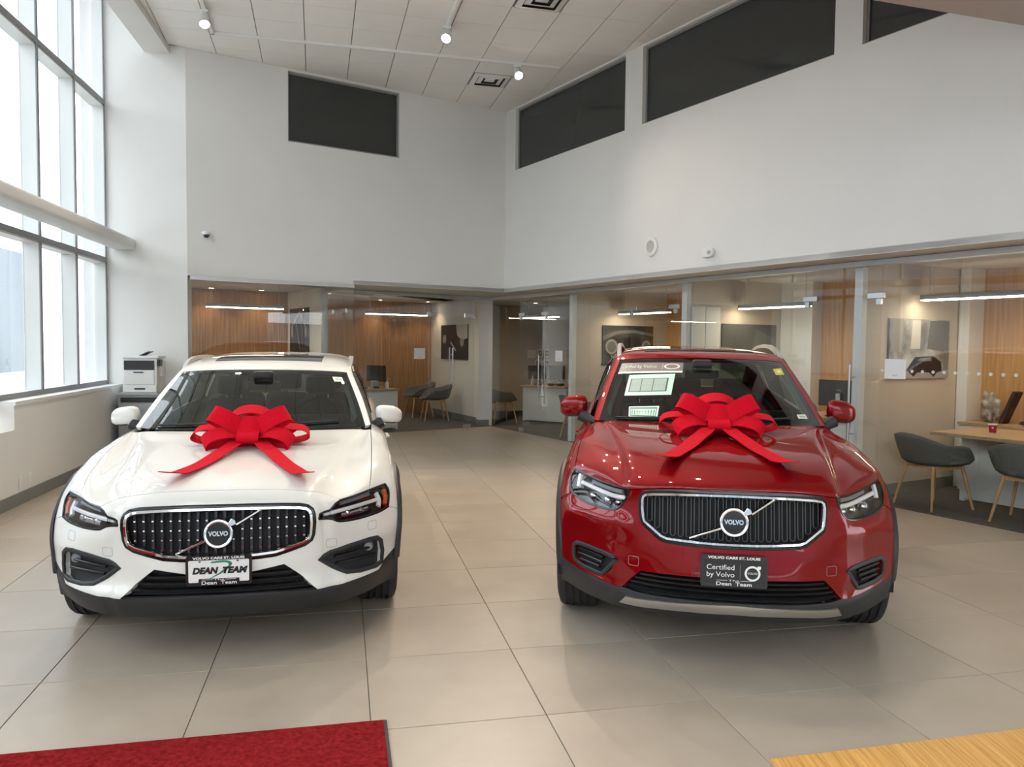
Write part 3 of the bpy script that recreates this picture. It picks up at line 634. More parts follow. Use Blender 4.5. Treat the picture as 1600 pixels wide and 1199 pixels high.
# furniture ---------------------------------------------------------------------------
principled('chair_felt', (.14, .14, .13), .95, spec=.1); noise_tint(MATS['chair_felt'], (.125, .125, .115), (.155, .155, .145), 60, 4, .15, 300)
def make_chair():
    ch = empty('armchair')
    nu, nv = 36, 12; vs, fs = [], []
    for j in range(nv + 1):
        t = j / nv
        for i in range(nu + 1):
            a = -math.pi + 2 * math.pi * i / nu           # 0 = back (-x), +-pi = front (+x)
            back = math.cos(a / 2) ** 2
            top = .445 + .30 * max(0, math.cos(a * .62)) ** 2.2 + (.13 * math.exp(-((abs(a) - 1.75) / .55) ** 2)); 
            if abs(a) > 2.45: top = .445 + max(0, (2.45 + .45 - abs(a)) / .45) * .05
            r0 = .25 + .035 * math.cos(a) ** 2
            if t < .45: k = t / .45; r = r0 * k; z = .425 + .03 * k ** 3
            else: k = (t - .45) / .55; r = r0 + (.055 * back + .035) * k ** .8 * (1 if abs(a) < 2.4 else .3); z = .455 + (top - .455) * k ** 1.1
            vs.append((-r * math.cos(a) * 1.02 + .02, r * math.sin(a) * 1.08, z))
    m = nu + 1
    for j in range(nv):
        for i in range(nu): fs.append((j * m + i, j * m + i + 1, (j + 1) * m + i + 1, (j + 1) * m + i))
    sh = mesh_obj('seat_shell', vs, fs, 'chair_felt', ch, smooth=True)
    bm = bmesh.new(); bm.from_mesh(sh.data); bmesh.ops.remove_doubles(bm, verts=bm.verts, dist=1e-5); bmesh.ops.recalc_face_normals(bm, faces=bm.faces); bm.to_mesh(sh.data); bm.free()
    for p in sh.data.polygons: p.use_smooth = True
    so = sh.modifiers.new('thick', 'SOLIDIFY'); so.thickness = .022; so.offset = 0
    for x, y in ((.17, .17), (.17, -.17), (-.17, .17), (-.17, -.17)):
        MB().tube([(x, y, .425), (x * 1.45, y * 1.45, .004)], [.019, .011], 10).build('leg', 'wood_leg', ch, smooth=True)
    for p, q in (((.17, .17), (.17, -.17)), ((-.17, .17), (-.17, -.17)), ((.17, .17), (-.17, .17)), ((.17, -.17), (-.17, -.17))):
        MB().hexa([(p[0] - .01, p[1] - .01, .395), (q[0] - .01, q[1] - .01, .395), (q[0] + .01, q[1] + .01, .395), (p[0] + .01, p[1] + .01, .395), (p[0] - .01, p[1] - .01, .432), (q[0] - .01, q[1] - .01, .432), (q[0] + .01, q[1] + .01, .432), (p[0] + .01, p[1] + .01, .432)]).build('seat_rail', 'wood_leg', ch)
    return ch
chair0 = make_chair(); first = [True]
def chair(p, ang, lb):
    o = chair0 if first[0] else copy_tree(chair0); first[0] = False
    o.location = p3(p, .004); o.rotation_euler = (0, 0, ang); tag(o, lb, 'chair', 'grey felt armchairs'); return o
aP = math.atan2(D_P[1], D_P[0])
chair(V2(4.20, 7.74), aP - .25, 'grey felt armchair on oak legs behind the glass, beside the SALES sign')
chair(V2(4.70, 7.02), aP + .15, 'grey felt armchair on oak legs cut off by the right edge of the picture')
chair(V2(-1.58, 16.0), math.atan2(-.3, -1), 'grey felt armchair right of the desk with the telephone')
chair(V2(-2.0, 16.75), math.atan2(-.6, -1), 'grey felt armchair behind another one, beyond the desk with the telephone')
chair(V2(-.22, 15.66), math.atan2(.45, 1), 'grey felt armchair in the corner office, in front of its desk')
chair(V2(1.15, 13.05), math.atan2(.5, 1), 'grey felt armchair mostly hidden behind the red car mirror')
def desk(name, a, d, n, s0, s1, d0, d1, lb, panel_d=None, h=.74):
    """Slab top on white end and modesty panels."""
    o = tag(empty(name, p3(a + d * s0 + n * d0, 0)), lb, 'desk'); inv = Matrix.Translation((-o.location[0], -o.location[1], -o.location[2]))
    def add(x): x.parent = o; x.matrix_parent_inverse = inv
    pd = panel_d if panel_d is not None else d0 + .05
    add(slab('top', 'wood_top', a + d * s0, a + d * s1, d0, d1, n, h - .035, h, None, .003))
    add(slab('modesty_panel', 'white_plastic', a + d * (s0 + .09), a + d * (s1 - .05), pd, pd + .025, n, .03, h - .036))
    add(slab('end_panel', 'white_plastic', a + d * (s0 + .05), a + d * (s0 + .09), pd, d1 - .02, n, .004, h - .036)); add(slab('end_panel', 'white_plastic', a + d * (s1 - .05), a + d * (s1 - .01), pd, d1 - .02, n, .004, h - .036))
    return o
desk('desk', G0, D_G, D_P, 8.46, 10.2, .48, 1.45, 'white desk with an oak top and a red cup, nearest office', .95)
desk('desk', Q2 + N_A * .45, D_A, N_A, .72, 1.55, .0, .85, 'white desk with telephone and monitor behind the white car')
desk('desk', V2(.42, 16.25), V2(.84, -.54), V2(.54, .84), -.12, .95, -.30, .50, 'white desk in the corner office, crowded with small things')
desk('desk', G0, D_G, D_P, 6.35, 7.60, .75, 1.55, 'desk with a black monitor, mostly hidden behind the red car')
cr = tag(empty('credenza', p3(G0 + D_G * 8.12 + D_P * 1.55, 0)), 'low white credenza with drawers and an oak top along the wood wall', 'cabinet'); inv = Matrix.Translation((-cr.location[0], -cr.location[1], -cr.location[2]))
def cadd(x): x.parent = cr; x.matrix_parent_inverse = inv; return x
cadd(slab('body', 'white_plastic', G0 + D_G * 8.12, G0 + D_G * 10.4, 1.57, 1.98, D_P, .01, .735)); cadd(slab('top', 'wood_top', G0 + D_G * 8.11, G0 + D_G * 10.42, 1.54, 1.995, D_P, .735, .765))
for k in range(3):
    d_ = cadd(slab('drawer', 'white_plastic', G0 + D_G * (8.13 + .75 * k), G0 + D_G * (8.87 + .75 * k), 1.552, 1.57, D_P, .45, .73, None, .003)); h_ = slab('handle', 'steel', G0 + D_G * (8.42 + .75 * k), G0 + D_G * (8.58 + .75 * k), 1.54, 1.552, D_P, .66, .672); h_.parent = d_; h_.matrix_parent_inverse = inv
# things on the furniture
principled('cup_red', (.40, .01, .03), .5); principled('bag_black', (.012, .011, .012), .6); principled('film_clear', (.45, .42, .38), .35)
cp = V2(4.75, 7.71); cup = tag(empty('paper_cup', p3(cp, .74)), 'red paper cup with a white rim on the nearest desk', 'cup')
MB().lathe([(.001, .001), (.028, .001), (.030, .012)], 24).build('base_band', 'paper', cup, smooth=True); MB().lathe([(.030, .012), (.038, .088)], 24).build('cup_wall', 'cup_red', cup, smooth=True); MB().lathe([(.036, .088), (.041, .088), (.041, .097), (.037, .097), (.030, .02), (.001, .02)], 24).build('rim', 'paper', cup, smooth=True)
vd = np.array([-cp[0], -cp[1]]) / np.hypot(*cp); e_ = V2(-vd[1], vd[0]); c_ = cp + vd * .0375
text_obj('print', '●', .03, 'paper', p3(c_, .06 + .74), (e_[0] * 1, e_[1] * 1, 0), (0, 0, 1)) if False else MB().add([(vd[0] * .0365 + e_[0] * .009 * math.cos(t), vd[1] * .0365 + e_[1] * .009 * math.cos(t), .062 + .009 * math.sin(t)) for t in np.linspace(0, 2 * math.pi, 14, endpoint=False)], [tuple(range(14))]).build('round_print', 'paper', cup)
def blob(name, mat, c, size, seed, parent=None, rough=.18, n=3):
    bm = bmesh.new(); bmesh.ops.create_icosphere(bm, subdivisions=n, radius=1); rnd = random.Random(seed); ph = [rnd.uniform(0, 6) for _ in range(6)]
    for v in bm.verts:
        k = 1 + rough * (math.sin(5 * v.co.x + ph[0]) * math.sin(6 * v.co.y + ph[1]) + .6 * math.sin(9 * v.co.z + ph[2] + 4 * v.co.x))
        v.co = Vector((v.co.x * size[0] * k, v.co.y * size[1] * k, max(-size[2] * .85, v.co.z * size[2] * k)))
        v.co += Vector(c)
    me = bpy.data.meshes.new(name); bm.to_mesh(me); bm.free(); me.materials.append(MATS[mat])
    for p in me.polygons: p.use_smooth = True
    return link(bpy.data.objects.new(name, me), parent)
pb = G0 + D_G * 8.32 + D_P * 1.80; bg = tag(empty('bagged_parcel', p3(pb, .765)), 'clear plastic bag of clothes leaning on a flat black box, on the credenza', 'bag')
noise_tint(MATS['film_clear'], (.10, .085, .07), (.55, .52, .47), 14, 5, .5, 40); blob('plastic_bag', 'film_clear', (0, 0, .15), (.085, .10, .18), 3, bg, .22, 4)
kb = G0 + D_G * 8.47 + D_P * 1.80; sg_ = tag(empty('flat_box', p3(kb, .765)), 'flat black box leaning against the plastic bag on the credenza', 'box')
dgv = D_G; MB().hexa([(-.03 * dgv[0] - .07 * D_P[0], -.03 * dgv[1] - .07 * D_P[1], .001), (.02 * dgv[0] - .07 * D_P[0], .02 * dgv[1] - .07 * D_P[1], .001), (.02 * dgv[0] + .07 * D_P[0], .02 * dgv[1] + .07 * D_P[1], .001), (-.03 * dgv[0] + .07 * D_P[0], -.03 * dgv[1] + .07 * D_P[1], .001),
           (.11 * dgv[0] - .07 * D_P[0], .11 * dgv[1] - .07 * D_P[1], .36), (.16 * dgv[0] - .07 * D_P[0], .16 * dgv[1] - .07 * D_P[1], .35), (.16 * dgv[0] + .07 * D_P[0], .16 * dgv[1] + .07 * D_P[1], .35), (.11 * dgv[0] + .07 * D_P[0], .11 * dgv[1] + .07 * D_P[1], .36)]).build('case', 'bag_black', sg_, bevel=.008)
hb = G0 + D_G * 8.85 + D_P * 1.74; tag(blob('folded_garment', 'bag_black', p3(hb, .797), (.17, .11, .036), 9, None, .12), 'crumpled black garment lying on the credenza', 'clothing')
def monitor(c, ang, lb, w=.54, h=.32, z=.74):
    o = tag(empty('monitor', p3(c, z), ang), lb, 'monitor')
    MB().box(-w / 2, w / 2, -.015, .015, .12, .12 + h).build('screen_case', 'dark_plastic', o, bevel=.006); box('panel', 'print_black', -w / 2 + .012, w / 2 - .012, -.017, -.0155, .135, .12 + h - .012, o)
    MB().box(-.03, .03, .015, .045, .02, .28).build('stand', 'steel', o, bevel=.004); MB().box(-.12, .12, -.06, .12, 0, .012).build('foot', 'dark_plastic', o, bevel=.004)
    text_obj('lettering', 'DELL', .028, 'alu', (0, .0156, .12 + h * .62), (-1, 0, 0), (0, 0, 1), o)
    return o
monitor(G0 + D_G * 6.95 + D_P * 1.05, math.atan2(D_P[1], D_P[0]) + math.pi / 2 + .15, 'black monitor seen from behind, right of the red car roof')
monitor(Q2 + N_A * .92 + D_A * 1.30, math.atan2(D_A[1], D_A[0]) - 1.25, 'thin dark monitor turned edge-on, on the desk behind the white car', .50, .30)
monitor(V2(.55, 16.42), .35, 'dark monitor on the corner office desk, left', .46, .28); 
monitor(V2(.93, 16.22), -.9, 'dark monitor on the corner office desk, turned sideways', .46, .28)
def phone(c, ang, lb, z=.74):
    o = tag(empty('desk_phone', p3(c, z), ang), lb, 'telephone')
    MB().hexa([(-.10, -.10, 0), (.10, -.10, 0), (.10, .10, 0), (-.10, .10, 0), (-.10, -.10, .03), (.10, -.10, .03), (.10, .10, .10), (-.10, .10, .10)]).build('base', 'dark_plastic', o, bevel=.006)
    MB().tube([(-.075, -.09, .055), (-.075, -.02, .095), (-.075, .06, .115), (-.075, .10, .12)], [.024, .016, .016, .024], 8).build('handset', 'dark_plastic', o, smooth=True)
    MB().hexa([(-.02, .03, .075), (.085, .03, .075), (.085, .08, .093), (-.02, .08, .093), (-.02, .03, .079), (.085, .03, .079), (.085, .08, .097), (-.02, .08, .097)]).build('display', 'grey_plastic', o)
    for r_ in range(4):
        for q in range(3): MB().box(.0 + .026 * q, .018 + .026 * q, -.075 + .024 * r_, -.06 + .024 * r_, .032 + .0085 * r_, .046 + .0085 * r_).build('key', 'grey_plastic', o)
phone(Q2 + N_A * .75 + D_A * .92, .6, 'black desk telephone behind the white car')
pr = Q2 + N_A * .68 + D_A * 1.17; pp = tag(empty('card_printer', p3(pr, .74), .5), 'small grey and black desktop machine beside the telephone', 'printer')
MB().hexa([(-.07, -.08, 0), (.07, -.08, 0), (.07, .08, 0), (-.07, .08, 0), (-.055, -.05, .13), (.055, -.05, .13), (.055, .08, .15), (-.055, .08, .15)]).build('body', 'grey_plastic', pp, bevel=.01); MB().box(-.05, .05, -.085, -.06, .015, .05).build('slot', 'dark_plastic', pp)
bo = Q2 + N_A * .70 + D_A * 1.42; bt_ = tag(empty('pump_bottle', p3(bo, .74)), 'clear pump bottle at the end of the desk behind the white car', 'bottle')
MB().lathe([(.001, .0), (.03, .0), (.032, .01), (.032, .10), (.012, .125), (.012, .14)], 18).build('bottle_body', 'white_plastic', bt_, smooth=True); MB().tube([(0, 0, .14), (0, 0, .175), (.028, 0, .172)], .006, 8).build('pump', 'white_plastic', bt_)
for k, (x, y, lb) in enumerate(((.62, 16.02, 'dark desk organiser, left of three on the corner office desk'), (.79, 15.91, 'dark desk organiser, middle of three on the corner office desk'), (.97, 15.80, 'dark desk organiser, right of three on the corner office desk'))):
    o = tag(empty('desk_organiser', (x, y, .74), .3 * k), lb, 'organiser', 'things on the corner office desk')
    for q in range(2): MB().box(-.06, .06, -.05, .05, .002 + .06 * q, .05 + .06 * q).build('tray', 'dark_plastic', o, bevel=.006)
bo = V2(.42, 16.14); bt_ = tag(empty('spray_bottle', p3(bo, .74)), 'grey bottle at the left end of the corner office desk', 'bottle'); MB().lathe([(.001, 0), (.035, 0), (.035, .12), (.014, .16), (.014, .19), (.001, .19)], 18).build('bottle_body', 'grey_plastic', bt_, smooth=True); MB().lathe([(.016, .19), (.016, .21), (.001, .21)], 14).build('cap', 'dark_plastic', bt_)

# printer by the window wall --------------------------------------------------------------
NK = V2(-D_K[1], D_K[0])
def prt(par, name, mat, s0, s1, d0, d1, z0, z1, bevel=.004):
    return slab(name, mat, K0 + D_K * s0, K0 + D_K * s1, -d1, -d0, NK, z0, z1, par, bevel)
cab = tag(empty('printer_cabinet'), 'grey cabinet with a dark slot under the white printer', 'cabinet')
prt(cab, 'body', 'grey_plastic', .10, .60, .05, .50, .0, .86); prt(cab, 'top', 'grey_plastic', .085, .615, .035, .515, .86, .885); prt(cab, 'slot_panel', 'dark_plastic', .13, .57, .50, .508, .77, .835, .0); prt(cab, 'door', 'grey_plastic', .125, .575, .50, .512, .04, .745)
pt = tag(empty('office_printer'), 'white multifunction printer with a dark front on the grey cabinet', 'printer')
prt(pt, 'body', 'white_plastic', .15, .56, .10, .46, .886, 1.19); prt(pt, 'output_bay', 'dark_plastic', .165, .53, .455, .47, 1.19, 1.31, .002); prt(pt, 'upper_body', 'white_plastic', .15, .56, .10, .455, 1.19, 1.335); prt(pt, 'scanner_lid', 'white_plastic', .145, .585, .09, .475, 1.335, 1.372, .01)
prt(pt, 'front_door', 'white_plastic', .17, .53, .46, .472, 1.0, 1.18); 
d_ = prt(pt, 'paper_drawer', 'white_plastic', .155, .555, .46, .474, .90, .985); prt(d_, 'drawer_pull', 'dark_plastic', .29, .42, .474, .478, .935, .955, .0)
prt(pt, 'door_latch', 'dark_plastic', .28, .40, .472, .476, 1.15, 1.165, .0); prt(pt, 'control_panel', 'dark_plastic', .565, .60, .33, .46, 1.24, 1.32); prt(pt, 'side_tray', 'white_plastic', .56, .595, .15, .33, 1.10, 1.30)
tc_ = K0 + D_K * .34 - NK * .28
MB().hexa([p3(tc_ + D_K * a_ - NK * b_, z_) for a_, b_, z_ in ((-.02, -.10, 1.373), (.02, -.10, 1.373), (.02, .10, 1.373), (-.02, .10, 1.373), (.10, -.10, 1.43), (.12, -.10, 1.425), (.12, .10, 1.425), (.10, .10, 1.43))]).build('document_tray', 'dark_plastic', pt)

# small fixtures on the upper walls ----------------------------------------------------------
sc_ = K1 + D_A * .238; scm = tag(empty('security_camera', p3(sc_, 3.03)), 'small black-and-white dome camera on the back wall', 'camera')
MB().lathe([(.001, 0), (.055, 0), (.055, -.03), (.045, -.045)], 20, 'z', (-N_A[0] * .045, -N_A[1] * .045, .03)).build('mount', 'white_plastic', scm, smooth=True)
blob('dome', 'dark_plastic', (-N_A[0] * .06, -N_A[1] * .06, -.02), (.036, .036, .036), 1, scm, 0.0)
MB().tube([(-N_A[0] * .002, -N_A[1] * .002, .0), (-N_A[0] * .045, -N_A[1] * .045, .0)], .03, 14).build('bracket', 'white_plastic', scm)
def wall_disc(name, c, n, z, r, mats, lb, cat):
    o = tag(empty(name, p3(c, z)), lb, cat); ax = Vector((-n[0], -n[1], 0)); e = Vector((n[1], -n[0], 0)); u = Vector((0, 0, 1))
    def ring(r0, r1, h0, h1, nm, mt):
        vs = []; k = 36
        for rr, h in ((r0, h0), (r1, h1)): vs += [ax * h + e * (rr * math.cos(2 * math.pi * i / k)) + u * (rr * math.sin(2 * math.pi * i / k)) for i in range(k)]
        fs = [(i, (i + 1) % k, k + (i + 1) % k, k + i) for i in range(k)]
        if r1 < .6 * r: fs.append(tuple(range(k, 2 * k)))
        MB().add(vs, fs).build(nm, mt, o, smooth=True)
    ring(r, r * .98, .001, .02, 'bezel_edge', mats[0]); ring(r * .98, r * .62, .02, .024, 'bezel', mats[0]); ring(r * .62, r * .5, .024, .018, 'grille_cloth', mats[1])
    return o
principled('speaker_cloth', (.50, .50, .46), .9)
wall_disc('wall_speaker', C_ + D_B * 3.795, N_B, 2.855, .125, ('white_plastic', 'speaker_cloth'), 'round white speaker on the wall above the glass offices', 'speaker')
st = tag(empty('alarm_strobe', p3(C_ + D_B * 4.828, 2.675), math.atan2(D_B[1], D_B[0])), 'white fire alarm strobe on the wall above the red car', 'alarm')
MB().prism(rounded_rect(.20, .11, .05, 6), -.001, -.045, lambda u, v, h: (u, h, v)).build('housing', 'white_plastic', st, bevel=.012); MB().prism(rounded_rect(.06, .045, .012, 4), -.045, -.062, lambda u, v, h: (u + .05, h, v)).build('lens', 'office_glass', st)

# track lights ------------------------------------------------------------------------------
principled('spot_face', (1, 1, 1), .5, emit=(1.0, .88, .72), emit_s=SPOT_FACE)
def track(pts, lb):
    o = tag(empty('light_track', p3(pts[0], CEIL - .02)), lb, 'track'); inv = Matrix.Translation((-o.location[0], -o.location[1], -o.location[2]))
    for a, b in zip(pts[:-1], pts[1:]):
        d = (b - a) / np.linalg.norm(b - a); x = slab('track_rail', 'white_plastic', a - d * .018, b + d * .018, -.018, .018, V2(-d[1], d[0]), CEIL - .036, CEIL - .001); x.parent = o; x.matrix_parent_inverse = inv
def spot(p, aim, lb, power):
    """White can spotlight hanging from a track."""
    top = Vector(p3(p, CEIL - .036)); o = tag(empty('track_spotlight', top), lb, 'spotlight', 'ceiling track spotlights')
    d = (Vector(aim) - top).normalized(); piv = Vector((0, 0, -.10)); e1 = d.orthogonal().normalized(); e2 = d.cross(e1)
    MB().box(-.05, .05, -.017, .017, -.03, -.001).build('adapter', 'white_plastic', o); MB().tube([(0, 0, -.03), piv - Vector((0, 0, .02))], .010, 8).build('stem', 'white_plastic', o)
    def lathe(prof, nm, mt):
        vs, fs = [], []; k = 24; m = len(prof)
        for i in range(k):
            a = 2 * math.pi * i / k
            for r, h in prof: vs.append(piv + d * h + e1 * (r * math.cos(a)) + e2 * (r * math.sin(a)))
        for i in range(k):
            for j in range(m - 1): fs.append((i * m + j, ((i + 1) % k) * m + j, ((i + 1) % k) * m + j + 1, i * m + j + 1))
        MB().add(vs, fs).build(nm, mt, o, smooth=True)
    lathe([(.001, -.09), (.045, -.09), (.052, -.07), (.062, .10), (.055, .10), (.050, .085)], 'can', 'white_plastic'); lathe([(.001, .083), (.050, .083)], 'lamp_face', 'spot_face')
    L = bpy.data.lights.new('spot_beam', 'SPOT'); L.energy = power; L.spot_size = R(95); L.spot_blend = .9; L.shadow_soft_size = .05; L.color = (1.0, .86, .70)
    lo = bpy.data.objects.new('spot_beam', L); COL.objects.link(lo); lo.parent = o; lo.location = piv + d * .11; lo.rotation_euler = d.to_track_quat('-Z', 'Y').to_euler()
TRK = V2(-3.842, 10.138)
track([TRK + V2(.42, -1.66) * 2.2, TRK, V2(.61, 11.258)], 'white light track turning a corner along the ceiling'); track([V2(-.86, 9.92), V2(-.86, 9.92) + E2 * -6.0], 'white light track running from above the cars toward the camera'); 
track([V2(1.0, 8.6), V2(1.0, 8.6) + E2 * -6.0], 'white light track over the red car, mostly out of the picture')
spot(V2(-3.66, 9.40), (-2.2, 6.5, 0), 'white track spotlight near the ceiling beam on the left', SPOT_W); spot(V2(-.84, 9.80), (-1.4, 5.5, .5), 'white track spotlight in the middle of the ceiling', SPOT_W); spot(V2(.03, 11.11), (1.2, 6.5, .8), 'white track spotlight beside the square vent', SPOT_W)
for k, (x, y) in enumerate(((-.25, 7.6), (.05, 6.3), (.35, 5.0), (2.45, 8.3), (2.75, 7.0), (3.0, 5.9))):
    p_ = (V2(-.86, 9.92) + E2 * -(1.9 + 1.5 * k)) if k < 3 else (V2(1.0, 8.6) + E2 * -(.6 + 1.5 * (k - 3)))
    spot(p_, (p_[0] + (-.8 if k < 3 else -.5), p_[1] - 1.2, 0), ('first', 'second', 'third')[k % 3] + ' track spotlight overhead, above the top of the picture, ' + ('middle track' if k < 3 else 'track over the red car'), SPOT_W * .38)

# mats at the entrance -----------------------------------------------------------------------
principled('mat_pile', (.19, .014, .020), 1.0, spec=.0); noise_tint(MATS['mat_pile'], (.16, .010, .012), (.29, .022, .026), 55, 5, .6, 190); principled('rubber', (.045, .043, .04), .7)
mc = V2(-.506, 3.186); a_ = V2(.977, .2138); b_ = V2(.2138, -.977); mat = tag(empty('entrance_mat', p3(mc, 0), 0), 'red entrance mat with a dark rubber border', 'mat')
inv = Matrix.Translation((-mc[0], -mc[1], 0))
def quad(name, m_, s0, s1, t0, t1, z0, z1):
    q = [mc - a_ * s0 + b_ * t0, mc - a_ * s1 + b_ * t0, mc - a_ * s1 + b_ * t1, mc - a_ * s0 + b_ * t1]
    m = MB().hexa([p3(p, z0) for p in q] + [p3(p, z1) for p in q]); o = m.build(name, m_, mat); o.matrix_parent_inverse = inv; return o
quad('border', 'rubber', 0, 2.5, 0, 1.6, .0005, .006); quad('pile', 'mat_pile', .014, 2.48, .008, 1.58, .005, .011)
wc = V2(.994, 2.901); wa = V2(.974, .225); wb = V2(.225, -.974); bam = tag(empty('bamboo_platform', p3(wc, 0)), 'honey-coloured bamboo plank flooring at the lower right corner', 'flooring'); inv = Matrix.Translation((-wc[0], -wc[1], 0))
for k in range(26):
    q = [wc + wa * (.095 * k + .001), wc + wa * (.095 * k + .094), wc + wa * (.095 * k + .094) + wb * 1.5, wc + wa * (.095 * k + .001) + wb * 1.5]
    m = MB().add([p3(p, .0005) for p in q] + [p3(p, .009) for p in q], [(0, 1, 2, 3), (7, 6, 5, 4), (4, 5, 1, 0), (5, 6, 2, 1), (6, 7, 3, 2), (7, 4, 0, 3)])
    o = m.build('plank', 'bamboo', bam); o.matrix_parent_inverse = inv

# ================================================================== cars
class Surf:
    """Smooth tensor B-spline skin through a net of measured points (half a car, mirrored at y = 0)."""
    def __init__(s, rows, iters=4):
        D = np.array(rows, float); s.nr, s.nc = D.shape[:2]; P = D.copy()
        for _ in range(iters):
            s.P = s.pad(P); P = P + .8 * (D - s.knots())
        s.P = s.pad(P)
        uu, vv = np.meshgrid(np.arange(0, s.nc - 1 + 1e-9, .125), np.arange(0, s.nr - 1 + 1e-9, .125))
        s.gu, s.gv = uu.ravel(), vv.ravel(); s.gp = s.ev(s.gu, s.gv); s.gn = s.nrm(s.gu, s.gv)
    def pad(s, P):
        a = np.concatenate([(P[:, 1:2] * [1, -1, 1]), P, 2 * P[:, -1:] - P[:, -2:-1]], 1)
        return np.concatenate([2 * a[:1] - a[1:2], a, 2 * a[-1:] - a[-2:-1]], 0)
    def knots(s):
        k = lambda a: (a[:-2] + 4 * a[1:-1] + a[2:]) / 6
        a = k(s.P); return k(a.swapaxes(0, 1)).swapaxes(0, 1)
    @staticmethod
    def bas(t, d=0):
        if d == 0: return np.stack([(1 - t) ** 3, 3 * t ** 3 - 6 * t ** 2 + 4, -3 * t ** 3 + 3 * t ** 2 + 3 * t + 1, t ** 3], -1) / 6
        return np.stack([-3 * (1 - t) ** 2, 9 * t ** 2 - 12 * t, -9 * t ** 2 + 6 * t + 3, 3 * t ** 2], -1) / 6
    def _e(s, u, v, du=0, dv=0):
        u = np.clip(np.asarray(u, float), 0, s.nc - 1); v = np.clip(np.asarray(v, float), 0, s.nr - 1)
        iu = np.minimum(u.astype(int), s.nc - 2); iv = np.minimum(v.astype(int), s.nr - 2)
        bu, bv = s.bas(u - iu, du), s.bas(v - iv, dv); out = 0
        for a in range(4):
            for b in range(4):
                out = out + (bv[..., a] * bu[..., b])[..., None] * s.P[iv + a, iu + b]
        return out
    def ev(s, u, v): return s._e(u, v)
    def nrm(s, u, v):
        n = np.cross(s._e(u, v, 0, 1), s._e(u, v, 1, 0)); return n / (np.linalg.norm(n, axis=-1, keepdims=True) + 1e-12)
    def locate(s, pts, w, face=None):
        pts = np.atleast_2d(np.array(pts, float)); w = np.array(w, float); pen = np.zeros(len(s.gu))
        if face is not None:
            ax, sg, lim = face; pen = np.where(s.gn[:, ax] * sg < lim, 5.0, 0.0)
        k = np.array([np.argmin((((s.gp - p) * w) ** 2).sum(1) + pen) for p in pts]); u, v = s.gu[k].copy(), s.gv[k].copy()
        for _ in range(10):
            r = (s.ev(u, v) - pts) * w; a, b = s._e(u, v, 1, 0) * w, s._e(u, v, 0, 1) * w
            aa, bb, ab = (a * a).sum(1) + 1e-6, (b * b).sum(1) + 1e-6, (a * b).sum(1); ra, rb = -(a * r).sum(1), -(b * r).sum(1); det = aa * bb - ab * ab + 1e-12
            u = np.clip(u + np.clip((ra * bb - rb * ab) / det, -.3, .3), 0, s.nc - 1); v = np.clip(v + np.clip((rb * aa - ra * ab) / det, -.3, .3), 0, s.nr - 1)
        return np.stack([u, v], 1)
    def front(s, yz): return s.locate([(0, a, b) for a, b in dense(yz)], (0, 1, 1), (0, -1, .12))
    def top(s, xy): return s.locate([(a, b, 0) for a, b in dense(xy)], (1, 1, 0), (2, 1, .2))
    def side(s, xz): return s.locate([(a, 0, b) for a, b in dense(xz)], (1, 0, 1), (1, 1, .3))
    def near(s, xyz): return s.locate(dense(xyz), (.6, 1, 1))
def dense(pts, step=.03):
    pts = [np.array(p, float) for p in pts]; out = [pts[0]]
    for a, b in zip(pts[:-1], pts[1:]):
        n = max(1, int(np.ceil(np.linalg.norm(b - a) / step)))
        out += [a + (b - a) * k / n for k in range(1, n + 1)]
    return out
def spline(pts, n=6):
    """Catmull-Rom through the points (open)."""
    P = [np.array(p, float) for p in pts]; P = [2 * P[0] - P[1]] + P + [2 * P[-1] - P[-2]]; out = []
    for i in range(1, len(P) - 2):
        for k in range(n):
            t = k / n; a, b, c, d = P[i - 1:i + 3]
            out.append(.5 * (2 * b + (c - a) * t + (2 * a - 5 * b + 4 * c - d) * t * t + (3 * b - a - 3 * c + d) * t ** 3))
    out.append(P[-2]); return out
def inside(poly, q):
    x, y = q[:, 0], q[:, 1]; r = np.zeros(len(q), bool); n = len(poly)
    for i in range(n):
        x0, y0 = poly[i]; x1, y1 = poly[(i + 1) % n]
        c = (y0 > y) != (y1 > y)
        with np.errstate(divide='ignore', invalid='ignore'):
            r ^= c & (x < (x1 - x0) * (y - y0) / (y1 - y0 + 1e-30) + x0)
    return r
def seg_dist(poly, q):
    d = np.full(len(q), 1e9); n = len(poly)
    for i in range(n):
        a = np.array(poly[i]); b = np.array(poly[(i + 1) % n]); ab = b - a
        t = np.clip(((q - a) @ ab) / (ab @ ab + 1e-30), 0, 1); d = np.minimum(d, np.linalg.norm(q - a - t[:, None] * ab, axis=1))
    return d
def clean_loop(loop, step=.2, eps=2e-3):
    out = []
    L = [np.array(p, float) for p in loop]
    for i, a in enumerate(L):
        if not out or np.linalg.norm(a - out[-1]) > eps: out.append(a)
    if np.linalg.norm(out[0] - out[-1]) < eps: out.pop()
    res = []
    for a, b in zip(out, out[1:] + out[:1]):
        n = max(1, int(np.ceil(np.linalg.norm(b - a) / step))); res += [a + (b - a) * k / n for k in range(n)]
    return np.array(res)
